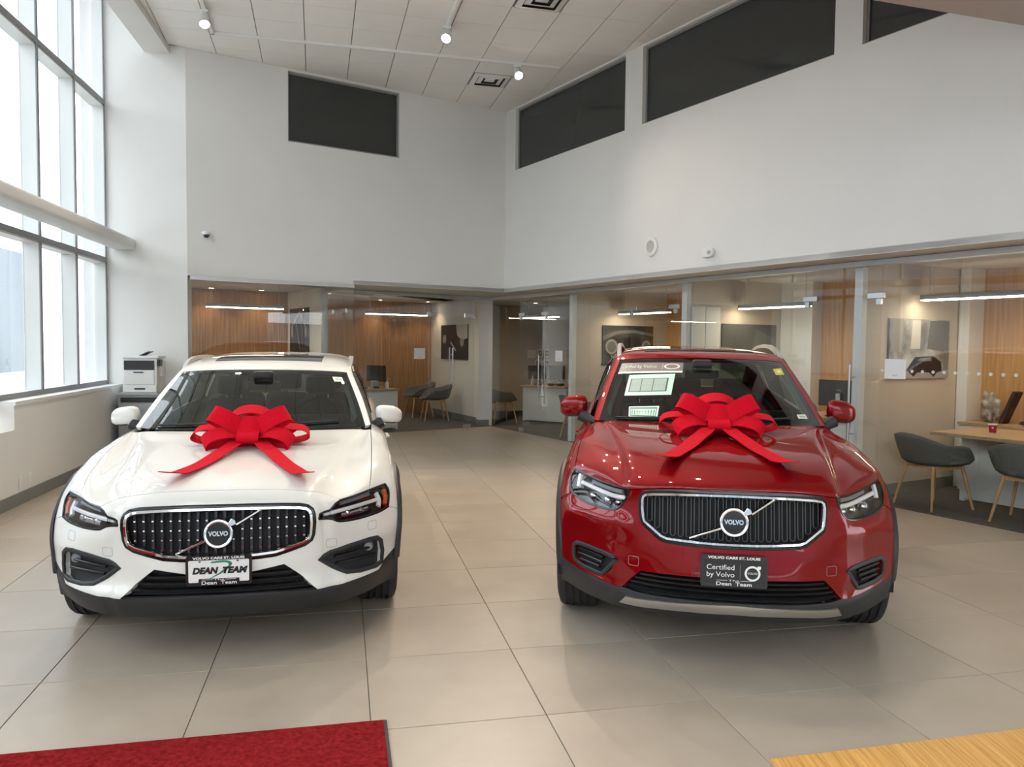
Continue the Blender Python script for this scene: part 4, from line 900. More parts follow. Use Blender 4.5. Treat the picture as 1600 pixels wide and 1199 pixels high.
def panel_data(S, outer, holes=(), skirt=.012, hskirt=.03, off=0.0, grid=.25, gap=0.0):
    """Trim a region of the skin: vertices, faces and per-corner normals for the y > 0 half."""
    outer = clean_loop(outer); holes = [clean_loop(h) for h in holes]
    loops = [outer] + holes
    g = np.stack(np.meshgrid(np.arange(outer[:, 0].min(), outer[:, 0].max(), grid), np.arange(outer[:, 1].min(), outer[:, 1].max(), grid)), -1).reshape(-1, 2)
    keep = inside(outer, g)
    for h in holes: keep &= ~inside(h, g)
    for l in loops: keep &= seg_dist(l, g) > grid * .35
    g = g[keep]
    vs = np.concatenate(loops + [g]); edges = []; o = 0
    for l in loops:
        n = len(l); edges += [(o + i, o + (i + 1) % n) for i in range(n)]; o += n
    ov, oe, of, *_ = delaunay_2d_cdt([Vector(p) for p in vs], edges, [], 0, 1e-5)
    uv = np.array([(p.x, p.y) for p in ov]); F = np.array([f for f in of if len(f) == 3])
    cen = uv[F].mean(1); k = inside(outer, cen)
    for h in holes: k &= ~inside(h, cen)
    F = F[k]
    P, N = S.ev(uv[:, 0], uv[:, 1]), S.nrm(uv[:, 0], uv[:, 1])
    P = P + N * off
    fn = np.cross(P[F[:, 1]] - P[F[:, 0]], P[F[:, 2]] - P[F[:, 0]])
    flip = (fn * N[F[:, 0]]).sum(1) < 0; F[flip] = F[flip][:, ::-1]
    faces = [tuple(f) for f in F]; ln = [N[i] for f in F for i in f]
    # rim
    cnt = {}
    for f in faces:
        for a, b in zip(f, f[1:] + f[:1]): cnt[(a, b)] = 1
    rim = [(a, b) for (a, b) in cnt if (b, a) not in cnt and not (uv[a, 0] < 1e-4 and uv[b, 0] < 1e-4)]
    if gap and rim:      # pull the rim back a little so that neighbouring panels leave a shut line
        acc = {}
        for a, b in rim:
            e = P[b] - P[a]; sn = np.cross(e, N[a]); sn = sn / (np.linalg.norm(sn) + 1e-12)
            for q in (a, b): acc[q] = acc.get(q, 0) + sn
        for q, d in acc.items(): P[q] = P[q] - d / (np.linalg.norm(d) + 1e-9) * gap
    verts = [p for p in P]; low = {}
    if rim and skirt:
        mid = np.array([(uv[a] + uv[b]) / 2 for a, b in rim])
        dh = np.min([seg_dist(h, mid) for h in holes], axis=0) if holes else np.full(len(mid), 9.)
        do = seg_dist(outer, mid)
        for (a, b), is_h in zip(rim, dh < do):
            dep = hskirt if is_h else skirt
            for q in (a, b):
                if q not in low: low[q] = len(verts); verts.append(P[q] - N[q] * dep)
            e = P[b] - P[a]; sn = np.cross(e, N[a]); sn = sn / (np.linalg.norm(sn) + 1e-12)
            faces.append((b, a, low[a], low[b])); ln += [sn] * 4
    return np.array(verts), faces, np.array(ln)
def data_obj(name, V, F, LN, mat, parent):
    o = mesh_obj(name, V, F, mat, parent, smooth=True)
    if SWAP:
        L2, i = [], 0
        for f in F: L2 += [LN[i + len(f) - 1 - k][[1, 0, 2]] for k in range(len(f))]; i += len(f)
        LN = L2
    o.data.normals_split_custom_set([tuple(n) for n in LN])
    return o
def mirror_data(V, F, LN):
    M = np.array([1, -1, 1]); V2 = V * M; F2 = [tuple(reversed(f)) for f in F]; LN2 = []; i = 0
    for f in F:
        n = len(f); LN2 += [LN[i + n - 1 - k] * M for k in range(n)]; i += n
    return V2, F2, np.array(LN2)
def whole_obj(name, data, mat, parent):
    """Both halves in one mesh, welded along the centre line."""
    V, F, LN = data; V2, F2, LN2 = mirror_data(V, F, LN)
    idx = {}; n = len(V); nv = list(V)
    for i, p in enumerate(V2):
        if abs(p[1]) < 1e-6: idx[i] = i
        else: idx[i] = len(nv); nv.append(p)
    return data_obj(name, np.array(nv), F + [tuple(idx[i] for i in f) for f in F2], np.concatenate([LN, LN2]), mat, parent)
def pair_objs(name, data, mat, parent):
    if isinstance(parent, (list, tuple)): pa, pb = parent
    else: pa = pb = parent
    return data_obj(name, *data, mat, pa), data_obj(name, *mirror_data(*data), mat, pb)
def both(mb_fn, name, mat, parent, **kw):
    """Build a piece for the y > 0 side and its mirror image."""
    out = []
    for sgn in (1, -1):
        mb = mb_fn(); v = [(p[0], p[1] * sgn, p[2]) for p in mb.v]; f = mb.f if sgn > 0 else [tuple(reversed(q)) for q in mb.f]
        m2 = MB(); m2.add(v, f)
        out.append(m2.build(name, mat, (parent[0 if sgn > 0 else 1] if isinstance(parent, (list, tuple)) else parent), **kw))
    return out
def ribbon_along(pts, nrm, half, thick, closed=False):
    """A flat band along a 3D polyline: width along the in-surface side, proud by thick."""
    mb = MB(); P = [Vector(p) for p in pts]; N = [Vector(n) for n in nrm]; m = len(P); vs, fs = [], []
    for i in range(m):
        a = P[(i - 1) % m] if (closed or i > 0) else P[i]; b = P[(i + 1) % m] if (closed or i < m - 1) else P[i]
        t = (b - a).normalized(); sd = t.cross(N[i]).normalized()
        for k, (c, h) in enumerate(((-half, -.006), (-half, thick * .55), (-half * .55, thick), (half * .55, thick), (half, thick * .55), (half, -.006))):
            vs.append(P[i] + sd * c + N[i] * h)
    for i in range(m if closed else m - 1):
        j = (i + 1) % m
        for k in range(5): fs.append((i * 6 + k, i * 6 + k + 1, j * 6 + k + 1, j * 6 + k))
    if not closed: fs += [(0, 1, 2, 3, 4, 5), tuple((m - 1) * 6 + k for k in range(5, -1, -1))]
    return mb.add(vs, fs)
def arr(*cols): return [tuple(c) for c in zip(*cols)]

def wheel(car, x, y, r, width, steer, rimmat, idx):
    """Wheel with grooved tyre, alloy rim, five twin spokes and hub cap; a part of its car."""
    sg = 1 if y > 0 else -1
    w = empty('wheel', (x, y, r), 0, car); w.rotation_euler = (0, 0, -steer)
    h = width / 2; g = .006
    prof = [(r * .66, -h * .92), (r * .70, -h), (r * .86, -h * 1.03), (r * .955, -h * .93), (r * .985, -h * .80)]
    for c in (-.5, -.17, .17, .5):
        prof += [(r - .001, h * (c - .09)), (r - .009, h * (c - .085)), (r - .009, h * (c + .085) - .0), (r - .001, h * (c + .09))]
    prof += [(r * .985, h * .80), (r * .955, h * .93), (r * .86, h * 1.03), (r * .70, h), (r * .66, h * .92)]
    # block the shoulder with short lateral sipes
    ty = MB().lathe(prof, 64, 'y'); o = ty.build('tyre', 'tyre', w, smooth=True)
    rim = MB().lathe([(r * .68, sg * h * .90), (r * .655, sg * h * .96), (r * .63, sg * h * .80), (r * .60, -sg * h * .6), (r * .66, -sg * h * .9)], 48, 'y')
    rim.build('rim', rimmat, w, smooth=True)
    for k in range(5):
        a0 = 2 * math.pi * k / 5
        for d in (-.16, .16):
            sp = MB(); ca, sa = math.cos(a0 + d * .35), math.sin(a0 + d * .35); cb, sb = math.cos(a0 + d), math.sin(a0 + d)
            p0 = Vector((ca * r * .12, 0, sa * r * .12)); p1 = Vector((cb * r * .635, 0, sb * r * .635)); t = (p1 - p0).normalized(); n = Vector((-t.z, 0, t.x)) * .014
            y0, y1 = sg * h * .45, sg * h * .80
            sp.hexa([p0 - n + Vector((0, y0, 0)), p1 - n + Vector((0, y0 + sg * .03, 0)), p1 + n + Vector((0, y0 + sg * .03, 0)), p0 + n + Vector((0, y0, 0)),
                     p0 - n * .8 + Vector((0, y1 - sg * .01, 0)), p1 - n * .8 + Vector((0, y1 + sg * .015, 0)), p1 + n * .8 + Vector((0, y1 + sg * .015, 0)), p0 + n * .8 + Vector((0, y1 - sg * .01, 0))])
            sp.build('spoke', rimmat, w, bevel=.004)
    MB().lathe([(.001, sg * h * .84), (r * .10, sg * h * .84), (r * .15, sg * h * .76), (r * .16, sg * h * .3)], 24, 'y').build('hub_cap', rimmat, w, smooth=True)
    MB().lathe([(.001, sg * h * .05), (r * .50, sg * h * .05), (r * .50, -sg * h * .05), (.001, -sg * h * .05)], 32, 'y').build('brake_disc', 'dark_metal', w)
    return w

def badge(car, c, rad, nx, mat_ring='chrome'):
    """Round emblem: chrome ring, black face, lettering and an arrow pointing up and outward."""
    b = empty('badge', (0, 0, 0), 0, car)
    n = Vector((-math.cos(nx), 0, math.sin(nx))); ey = Vector((math.sin(nx), 0, math.cos(nx))); ex = Vector((0, 1, 0)); C = Vector(c)
    def ring(r0, r1, h):
        mb = MB(); vs, fs = [], []; m = 56; prof = [(r0, 0), (r0, h * .8), (r0 + (r1 - r0) * .25, h), (r0 + (r1 - r0) * .7, h * .9), (r1, h * .3), (r1, -.01)]
        for k in range(m):
            a = 2 * math.pi * k / m
            for r_, hh in prof: vs.append(C + ex * (r_ * math.cos(a)) + ey * (r_ * math.sin(a)) + n * hh)
        q = len(prof)
        for k in range(m):
            l = (k + 1) % m
            for i in range(q - 1): fs.append((k * q + i, k * q + i + 1, l * q + i + 1, l * q + i))
        return mb.add(vs, fs)
    ring(rad * .77, rad, .012).build('ring', mat_ring, b, smooth=True)
    MB().add([C + ex * (rad * .79 * math.cos(2 * math.pi * k / 40)) + ey * (rad * .79 * math.sin(2 * math.pi * k / 40)) + n * .004 for k in range(40)], [tuple(range(40))]).build('face', 'gloss_black', b)
    text_obj('lettering', 'VOLVO', rad * .42, 'chrome', C + n * .0065, ex, ey, b, width=rad * 1.28, bold=.0015)
    d = (ex + ey * .82).normalized(); p = Vector((-d.z * 0, 0, 0)); sd = d.cross(n).normalized()
    a = C + d * (rad * .93); mb = MB()
    tip = a + d * rad * .36
    pts = [a - sd * rad * .20, a + sd * rad * .20, tip + sd * rad * .30 - d * rad * .02, tip + sd * rad * .02 + d * rad * .14, tip - sd * rad * .30 - d * rad * .02]
    tri = [a - sd * rad * .12 - d * rad * .05, a + sd * rad * .12 - d * rad * .05, tip + sd * rad * .26, tip + d * rad * .10 + sd * rad * .0, tip - sd * rad * .26]
    m = len(tri)
    mb.add([q + n * .002 for q in tri] + [q + n * .013 for q in tri], [tuple(range(m - 1, -1, -1)), tuple(range(m, 2 * m))] + [(i, (i + 1) % m, (i + 1) % m + m, i + m) for i in range(m)])
    mb.build('arrow', mat_ring, b, bevel=.002)
    return b

def seat(car, x, y, mat):
    s = empty('seat', (x, y, 0), 0, car)
    MB().box(-.28, .26, -.25, .25, .42, .58).build('cushion', mat, s, bevel=.06, seg=3, smooth=True)
    MB().hexa([(.18, -.25, .55), (.34, -.25, .55), (.34, .25, .55), (.18, .25, .55), (.36, -.20, 1.08), (.46, -.20, 1.08), (.46, .20, 1.08), (.36, .20, 1.08)]).build('seat_back', mat, s, bevel=.05, seg=3, smooth=True)
    MB().box(.39, .48, -.13, .13, 1.11, 1.27).build('headrest', mat, s, bevel=.035, seg=3, smooth=True)
    for q in (-.06, .06): MB().tube([(.43, q, 1.05), (.435, q, 1.13)], .007).build('headrest_post', 'chrome', s)
    return s

def mirror_pod(car, c, size, paint, sg):
    """Door mirror: rounded painted shell, dark lower cap, glass and angled arm."""
    m = empty('door_mirror', (0, 0, 0), 0, car); cx, cy, cz = c; dx, dy, dz = size
    nu, nv = 22, 14; vs, fs = [], []
    for i in range(nv + 1):
        th = math.pi * i / nv - math.pi / 2
        for k in range(nu):
            ph = 2 * math.pi * k / nu
            e = .55; sp = lambda q, p: math.copysign(abs(q) ** p, q)
            Y = sp(math.cos(th), e) * sp(math.cos(ph), .62); Z = sp(math.cos(th), e) * sp(math.sin(ph), .62); X = math.sin(th)
            # shell tapers outward, top edge falls away to the tip, nose is round and back is flat
            tap = 1 - .22 * max(0, Y) ** 2
            x = X * dx * (.55 if X < 0 else .35) * (1 - .15 * Y * Y)
            z = Z * dz * tap * (1.0 if Z > 0 else .92) - .10 * dz * Y - (.06 * dz * (Y + 1))
            shrink = math.cos(th) if False else 1
            vs.append((cx + x + .025 * (Y + 1), sg * (cy + Y * dy), cz + z))
        pass
    for i in range(nv):
        for k in range(nu):
            l = (k + 1) % nu; q = (i * nu + k, i * nu + l, (i + 1) * nu + l, (i + 1) * nu + k); fs.append(q if sg > 0 else tuple(reversed(q)))
    low = [f for f in fs if max(vs[i][2] for i in f) < cz - dz * .72]; top = [f for f in fs if f not in low]
    o = mesh_obj('shell', vs, top + low, paint, m, smooth=True, mats=[paint, 'plastic_black'], fmat=[0] * len(top) + [1] * len(low))
    ba, bb = Vector((cx - .02, sg * (cy - dy * .55), cz - dz * .75)), Vector((cx - .06, sg * (cy - dy - .085), cz - dz * 1.55))
    MB().tube([ba, ba.lerp(bb, .5) + Vector((0, 0, -.004)), bb], [.045, .034, .042], 10).build('arm', 'plastic_black', m, smooth=True)
    return m

def make_car(name, pose, c, label):
    global SWAP
    car = empty(name); tag(car, label, 'car')
    car.location = (pose[0], pose[1], 0); car.rotation_euler = (0, 0, -pose[2]); SWAP = True
    paint = c['paint']
    S = Surf(c['rows']); umax, vmax = S.nc - 1, S.nr - 1
    G = Surf(c['glass_rows']); gu, gvm = G.nc - 1, G.nr - 1
    # ---- curves on the skin -------------------------------------------------
    hood_front = S.front(spline(c['hood_front']))                       # centre -> headlight notch
    lamp_top = S.near(c['lamp_top'])                                    # notch -> outer top corner
    lamp_in = S.near(c['lamp_in'])                                      # notch -> inner lower corner
    lamp_bot = S.near(spline(c['lamp_bot'], 4))                         # inner lower -> outer lower corner
    lamp_out = S.near(spline(c['lamp_out'], 4))                         # outer lower -> outer top
    hood_side = S.top(spline(c['hood_side'], 4))                        # on lamp top -> rear
    hood_rear = S.top(spline(c['hood_rear'], 4))                        # side -> centre
    k = int(np.argmin(np.linalg.norm(lamp_top - hood_side[0], axis=1)))
    lt_a, lt_b = lamp_top[:k + 1], lamp_top[k:]
    whole_obj('hood', panel_data(S, np.concatenate([hood_front, lt_a, hood_side, hood_rear]), skirt=.02, gap=.0022), paint, car)
    # ---- front bumper -------------------------------------------------------
    arch_v = lambda z: S.locate([(c['arch_x'](z), .92, z)], (1, 0, 1), (1, 1, .3))[0][1]
    v_seam, v_low = c['v_seam'], c['v_low']
    seam = np.array([lamp_out[0] + (np.array([umax, v_seam]) - lamp_out[0]) * t for t in np.linspace(0, 1, 8)])
    edge_dn = np.array([(umax, v_seam + (v_low - v_seam) * t) for t in np.linspace(0, 1, 8)])
    skirt_line = S.near(c['skirt_line'])                                # near arch -> intake lower corner
    skirt_line[0] = (umax, v_low)
    intake_side = S.near(c['intake_side'])                              # lower corner -> upper corner
    intake_top = S.front(c['intake_top'])                               # upper corner -> centre
    grille = S.front(c['grille'])                                       # centre top -> round -> centre bottom
    fog = S.near(c['fog'])
    hf0 = hood_front[0].copy(); hf0[0] = 0
    up = np.concatenate([hood_front, lamp_in, lamp_bot, seam, edge_dn, skirt_line, intake_side, intake_top])
    gl0, gl1 = grille[0].copy(), grille[-1].copy(); gl0[0] = gl1[0] = 0; grille[0], grille[-1] = gl0, gl1
    it = intake_top.copy(); it[-1][0] = 0; hf = hood_front.copy(); hf[0][0] = 0
    # outer loop runs around the grille too, because that opening crosses the centre line
    loop = np.concatenate([grille, it[::-1], intake_side[::-1], skirt_line[::-1], edge_dn[::-1], seam[::-1], lamp_bot[::-1], lamp_in[::-1], hf[::-1]])
    bumper = whole_obj('front_bumper', panel_data(S, loop, [fog], skirt=.035, hskirt=.035, grid=.2, gap=.0015), paint, car)
    # ---- black lower skirt --------------------------------------------------
    low_edge = np.array([(umax, v_low * t) for t in np.linspace(1, 0, 6)])
    bottom = np.array([(umax * t, 0) for t in np.linspace(1, 0, 30)])
    lip = S.near(c['lip'])                                              # intake lower corner -> centre
    lip[-1][0] = 0
    whole_obj('lower_skirt', panel_data(S, np.concatenate([skirt_line, lip, bottom[::-1], low_edge[::-1]]), skirt=.03), 'plastic_black', car)
    # ---- lower intake: dark back and slats ----------------------------------
    back = np.concatenate([intake_side, it, lip[::-1]])
    whole_obj('intake_back', panel_data(S, back, off=-.05, skirt=0), 'matte_black', car)
    lo, hi = c['intake_z']; nsl = c['intake_slats']
    for q in range(nsl):
        z = lo + (hi - lo) * (q + .5) / nsl
        yw = np.interp(z, [p[2] for p in c['intake_side']], [p[1] for p in c['intake_side']]) - .012
        ys = np.linspace(-yw, yw, 25); uvs = S.locate([(0, abs(y), z) for y in ys], (0, 1, 1), (0, -1, .12))
        P = S.ev(uvs[:, 0], uvs[:, 1]); P[:, 1] = ys; P[:, 0] += .022
        mb = MB(); vs, fs = [], []
        for p in P: vs += [(p[0] - .006, p[1], p[2] - .007), (p[0] - .010, p[1], p[2] + .003), (p[0] + .02, p[1], p[2] + .008), (p[0] + .02, p[1], p[2] - .007)]
        for i in range(len(P) - 1):
            for j in range(4): fs.append((i * 4 + j, i * 4 + (j + 1) % 4, i * 4 + 4 + (j + 1) % 4, i * 4 + 4 + j))
        fs += [(3, 2, 1, 0), tuple(len(vs) - 4 + j for j in range(4))]
        mb.add(vs, fs).build('intake_slat', 'plastic_gloss', car)
    if c.get('skid'):
        sk = np.concatenate([S.near(c['skid'][0]), S.near(c['skid'][1])]); sk[0][0] = 0; sk[-1][0] = 0
        whole_obj('skid_plate', panel_data(S, sk, off=.010, skirt=.012), 'satin_silver', car)
    # ---- fog lamp bays ------------------------------------------------------
    fogs = pair_objs('fog_bay', panel_data(S, fog, off=-.032, skirt=0), 'plastic_black', car)
    fp = S.ev(fog[:, 0], fog[:, 1]); fn_ = S.nrm(fog[:, 0], fog[:, 1])
    for sgn, par in ((1, fogs[0]), (-1, fogs[1])):
        M = np.array([1, sgn, 1])
        ribbon_along(fp * M, fn_ * M, .011, .006, True).build('surround', 'plastic_black', par, smooth=True)
        for (p0, p1) in c['fog_slats']:
            uvs = S.near([p0, p1]); P = S.ev(uvs[:, 0], uvs[:, 1]) - S.nrm(uvs[:, 0], uvs[:, 1]) * .014
            ribbon_along(P * M, S.nrm(uvs[:, 0], uvs[:, 1]) * M, .007, .008).build('slat', 'plastic_gloss', par)
        if c.get('fog_lamp'):
            uvs = S.near([c['fog_lamp']])[0]; p = (S.ev(*uvs) - S.nrm(*uvs) * .022) * M
            MB().lathe([(.001, -.012), (.020, -.010), (.026, .0), (.028, .012)], 20, 'x', p).build('fog_lamp', 'lamp_grey', par, smooth=True)
    for (y_, z_, w_) in c.get('covers', ()):
        q = [(y_ + a_, z_ + b_) for a_, b_ in rounded_rect(w_, w_ * .9, w_ * .18, 3)]; q = q + q[:1]
        uvs = S.front(q); P = S.ev(uvs[:, 0], uvs[:, 1]); Nn = S.nrm(uvs[:, 0], uvs[:, 1])
        for sgn in (1, -1): ribbon_along(P * [1, sgn, 1], Nn * [1, sgn, 1], .0011, .0007, False).build('cover_outline', 'lamp_grey', bumper)
    # ---- grille -------------------------------------------------------------
    gr = empty('grille', (0, 0, 0), 0, car)
    ring = np.concatenate([grille, np.array([(0, (gl0[1] + gl1[1]) / 2)])])
    gloop = grille
    whole_obj('grille_back', panel_data(S, gloop, off=-.045, skirt=0), 'matte_black', gr)
    gp, gn = S.ev(grille[:, 0], grille[:, 1]), S.nrm(grille[:, 0], grille[:, 1])
    M = np.array([1, -1, 1])
    full = np.concatenate([gp, (gp * M)[::-1][1:-1]]); fulln = np.concatenate([gn, (gn * M)[::-1][1:-1]])
    full_in = full.copy(); ctr = full.mean(0)
    fw = c['frame_w']
    inner = full + (ctr - full) / np.linalg.norm(ctr - full, axis=1, keepdims=True) * 0
    ribbon_along(full, fulln, fw + .006, .004, True).build('grille_seal', 'gloss_black', gr, smooth=True)
    # chrome frame sits just inside the opening
    def inset(dst):
        out = []
        n = len(full)
        for i in range(n):
            t = full[(i + 1) % n] - full[i - 1]; sd = np.cross(t, fulln[i]); sd /= np.linalg.norm(sd) + 1e-9
            if (ctr - full[i]) @ sd < 0: sd = -sd
            out.append(full[i] + sd * dst)
        return np.array(out)
    ribbon_along(inset(fw * .9), fulln, fw, .014, True).build('grille_frame', 'chrome', gr, smooth=True)
    inn = inset(fw * 1.9)
    def gspan(y):    # inner opening between bottom and top at lateral y
        zs = []
        n = len(inn)
        for i in range(n):
            p, q = inn[i], inn[(i + 1) % n]
            if (p[1] - y) * (q[1] - y) <= 0 and abs(p[1] - q[1]) > 1e-9: zs.append(p[2] + (q[2] - p[2]) * (y - p[1]) / (q[1] - p[1]))
        return (min(zs), max(zs)) if len(zs) >= 2 else None
    def gx(y, z):
        uv_ = S.locate([(0, abs(y), z)], (0, 1, 1), (0, -1, .12))[0]; return S.ev(*uv_)[0]
    yw = inn[:, 1].max() - .006; nb = c['bars']
    for i in range(nb):
        y = -yw + 2 * yw * (i + .5) / nb; sp = gspan(y)
        if not sp or sp[1] - sp[0] < .03: continue
        z0, z1 = sp[0] + .004, sp[1] - .004
        if c['bar_style'] == 'loop':      # each bar is a rounded upright loop
            hw = yw / nb * .62; zs = []
            pts = []
            zz0, zz1 = z0 + hw, z1 - hw
            for k2 in range(9): a_ = math.pi * k2 / 8; pts.append((y + hw * math.cos(a_), zz1 + hw * math.sin(a_)))
            for k2 in range(9): a_ = math.pi + math.pi * k2 / 8; pts.append((y + hw * math.cos(a_), zz0 + hw * math.sin(a_)))
            x0, x1 = gx(y, z0) + .024, gx(y, z1) + .024
            P = [(x0 + (x1 - x0) * (z - z0) / (z1 - z0), yy, z) for yy, z in pts]
            MB().tube(P, .0026, 6, True, up=(1, 0, 0)).build('grille_bar', 'bar_dark', gr, smooth=True)
        else:                             # upright fin with bright studs
            x0, x1 = gx(y, z0) + .022, gx(y, z1) + .022; hw = yw / nb * .30
            fin = MB().hexa([(x0, y - hw, z0), (x0, y + hw, z0), (x0 + .02, y + hw, z0), (x0 + .02, y - hw, z0), (x1, y - hw, z1), (x1, y + hw, z1), (x1 + .02, y + hw, z1), (x1 + .02, y - hw, z1)]).build('grille_bar', 'bar_navy', gr)
            m = 5
            for k2 in range(m):
                t = (k2 + .45) / m; z = c['stud_z'][0] + (c['stud_z'][1] - c['stud_z'][0]) * k2 / (m - 1)
                if not z0 + .006 < z < z1 - .006: continue
                xx = x0 + (x1 - x0) * (z - z0) / (z1 - z0)
                MB().box(xx - .006, xx + .001, y - .0045, y + .0045, z - .0035, z + .0035).build('stud', 'chrome', fin)
    # diagonal bar and emblem
    bz = c['badge']; d0, d1 = c['diag']
    pa, pb = (gx(d0[0], d0[1]) + .004, d0[0], d0[1]), (gx(d1[0], d1[1]) + .004, d1[0], d1[1])
    va, vb, cc = Vector(pa), Vector(pb), Vector((bz[0], bz[1], bz[2])); dd = (vb - va).normalized(); sd = Vector((0, -dd.z, dd.y)) * .007
    for (q0, q1) in ((va, cc - dd * bz[3] * .97), (cc + dd * bz[3] * 1.30, vb)):
        MB().hexa([q0 - sd + Vector((.012, 0, 0)), q1 - sd + Vector((.012, 0, 0)), q1 + sd + Vector((.012, 0, 0)), q0 + sd + Vector((.012, 0, 0)), q0 - sd * .6 + Vector((-.008, 0, 0)), q1 - sd * .6 + Vector((-.008, 0, 0)), q1 + sd * .6 + Vector((-.008, 0, 0)), q0 + sd * .6 + Vector((-.008, 0, 0))]).build('diagonal_bar', 'chrome', gr, bevel=.002)
    badge(car, (bz[0], bz[1], bz[2]), bz[3], R(8))
    # ---- headlamps ----------------------------------------------------------
    lamp_loop = np.concatenate([lamp_top, lamp_out[::-1], lamp_bot[::-1], lamp_in[::-1]])
    lamps = [empty('headlamp', (0, 0, 0), 0, car) for _ in range(2)]
    pair_objs('lens', panel_data(S, lamp_loop, off=-.002, skirt=.004, grid=.2), 'lamp_glass', lamps)
    pair_objs('housing', panel_data(S, lamp_loop, off=-.055, skirt=-.052, grid=.2), 'lamp_dark', lamps)
    lp, ln_ = S.ev(lamp_loop[:, 0], lamp_loop[:, 1]), S.nrm(lamp_loop[:, 0], lamp_loop[:, 1])
    for sgn, par in ((1, lamps[0]), (-1, lamps[1])):
        M = np.array([1, sgn, 1])
        ribbon_along(lp * M, ln_ * M, .006, .0015, True).build('lamp_rim', 'gloss_black', par, smooth=True)
        for nm, path, w_, dep, mt in c['lamp_bits']:
            uvs = S.near(spline(path, 5)); P = S.ev(uvs[:, 0], uvs[:, 1]); Nn = S.nrm(uvs[:, 0], uvs[:, 1]); P = P - Nn * dep
            ribbon_along(P * M, Nn * M, w_, .010).build(nm, mt, par, smooth=True)
        for pc, rr in c['projectors']:
            uvs = S.near([pc])[0]; p = S.ev(*uvs) - S.nrm(*uvs) * .036
            MB().lathe([(.001, -.014), (rr * .5, -.012), (rr * .8, -.004), (rr * .86, .004), (rr, .0), (rr, .02)], 20, 'x', p * M).build('projector', 'lamp_chrome', par, smooth=True)
    # ---- wings, doors, rear quarters ---------------------------------------
    dl = c['door_x']
    def vline(x0, z0, x1, z1, n=14): return S.side([(x0 + (x1 - x0) * t, z0 + (z1 - z0) * t) for t in np.linspace(0, 1, n)])
    belt = c['belt_u']
    v_f = S.side([(dl[0][0], c['sill_z'])])[0][1]
    edge = np.array([(umax, t) for t in np.linspace(v_seam, v_f, 40)])
    df = vline(dl[0][0], c['sill_z'], dl[0][1], c['belt_z'] - .06); df[0] = (umax, v_f)
    pair_objs('front_wing', panel_data(S, np.concatenate([lt_b, lamp_out[::-1], seam, edge, df, np.array([hood_side[-1]]), hood_side[::-1]]), skirt=.02, gap=.002), paint, car)
    vb = []
    lines = [df]
    for (xb, xt) in dl[1:]: lines.append(vline(xb, c['sill_z'], xt, c['belt_z'] - .02))
    for i, nm in enumerate(('front_door', 'rear_door')):
        l0, l1 = lines[i].copy(), lines[i + 1].copy(); l1[0][0] = umax
        t0 = np.array([(belt, l0[-1][1])]); t1 = np.array([(belt, l1[-1][1])])
        loop_ = np.concatenate([l0, t0, np.array([(belt, v) for v in np.linspace(l0[-1][1], l1[-1][1], 12)]), l1[::-1], np.array([(umax, v) for v in np.linspace(l1[0][1], l0[0][1], 20)])])
        ds = pair_objs(nm, panel_data(S, loop_, skirt=.02, gap=.0025), paint, car)
        hx = dl[i + 1][1] - .20
        for sgn, d_ in ((1, ds[0]), (-1, ds[1])):
            y_ = S.ev(*S.side([(hx, c['belt_z'] - .14)])[0])[1]
            MB().tube([(hx - .09, sgn * (y_ - .005), c['belt_z'] - .14), (hx - .07, sgn * (y_ + .022), c['belt_z'] - .138), (hx + .06, sgn * (y_ + .022), c['belt_z'] - .136), (hx + .08, sgn * (y_ - .005), c['belt_z'] - .136)], .011, 8).build('door_handle', paint, d_, smooth=True)
    ax2, ar = c['axles'][1], c['arch_r']
    l0 = lines[2].copy(); l0[0][0] = umax
    rear = np.array([(belt, v) for v in np.linspace(l0[-1][1], vmax, 12)])
    rb = np.array([(u, vmax) for u in np.linspace(belt, umax, 10)])
    sil = np.array([(umax, v) for v in np.linspace(vmax, l0[0][1], 20)])
    hole = S.side([(ax2 + ar * math.cos(t), c['wheel_r'] + ar * math.sin(t)) for t in np.linspace(-.25, math.pi + .25, 30)])
    # cut the arch out of the lower edge
    pre = [p for p in sil if p[1] > hole[0][1]]; post = [p for p in sil if p[1] < hole[-1][1]]
    pair_objs('rear_quarter', panel_data(S, np.concatenate([l0, np.array([(belt, l0[-1][1])]), rear, rb, np.array(pre) if pre else rb[-1:], hole, np.array(post) if post else hole[-1:]]), skirt=.02, gap=.002), paint, car)
    # rear end
    rw = S.ev(np.linspace(belt, umax, 9), np.full(9, float(vmax)))
    mb = MB(); vs = [tuple(p) for p in rw] + [(p[0] + .03, -p[1], p[2]) if False else (p[0], -p[1], p[2]) for p in rw]; n = len(rw)
    mb.add(vs, [(i, i + 1, n + i + 1, n + i) for i in range(n - 1)]).build('tailgate', paint, car)
    # ---- cladding round the front and rear arches ---------------------------
    def clad(path_uv, inward, wdt):
        P, Nn = S.ev(path_uv[:, 0], path_uv[:, 1]), S.nrm(path_uv[:, 0], path_uv[:, 1]); m = len(P)
        T = np.gradient(P, axis=0); out = []
        for i in range(m):
            sd = np.cross(T[i], Nn[i]); sd /= np.linalg.norm(sd) + 1e-9
            if (sd @ (P[i] - inward)) < 0: sd = -sd
            out.append(sd)
        vs, fs = [], []
        for p, nn, s_ in zip(P, Nn, out):
            nn = np.array([nn[0] * .3, 1, 0]); nn /= np.linalg.norm(nn)
            vs += [p + s_ * wdt - nn * .004, p + s_ * wdt * .94 + nn * .010, p + s_ * .012 + nn * .017, p - s_ * .006 + nn * .014, p - s_ * .006 - nn * .06]
        for i in range(m - 1):
            for j in range(4): fs.append((i * 5 + j, i * 5 + j + 1, i * 5 + j + 6, i * 5 + j + 5))
        return MB().add(vs, fs)
    fa = np.array([(umax, t) for t in np.linspace(v_low * .55, v_f, 60)])
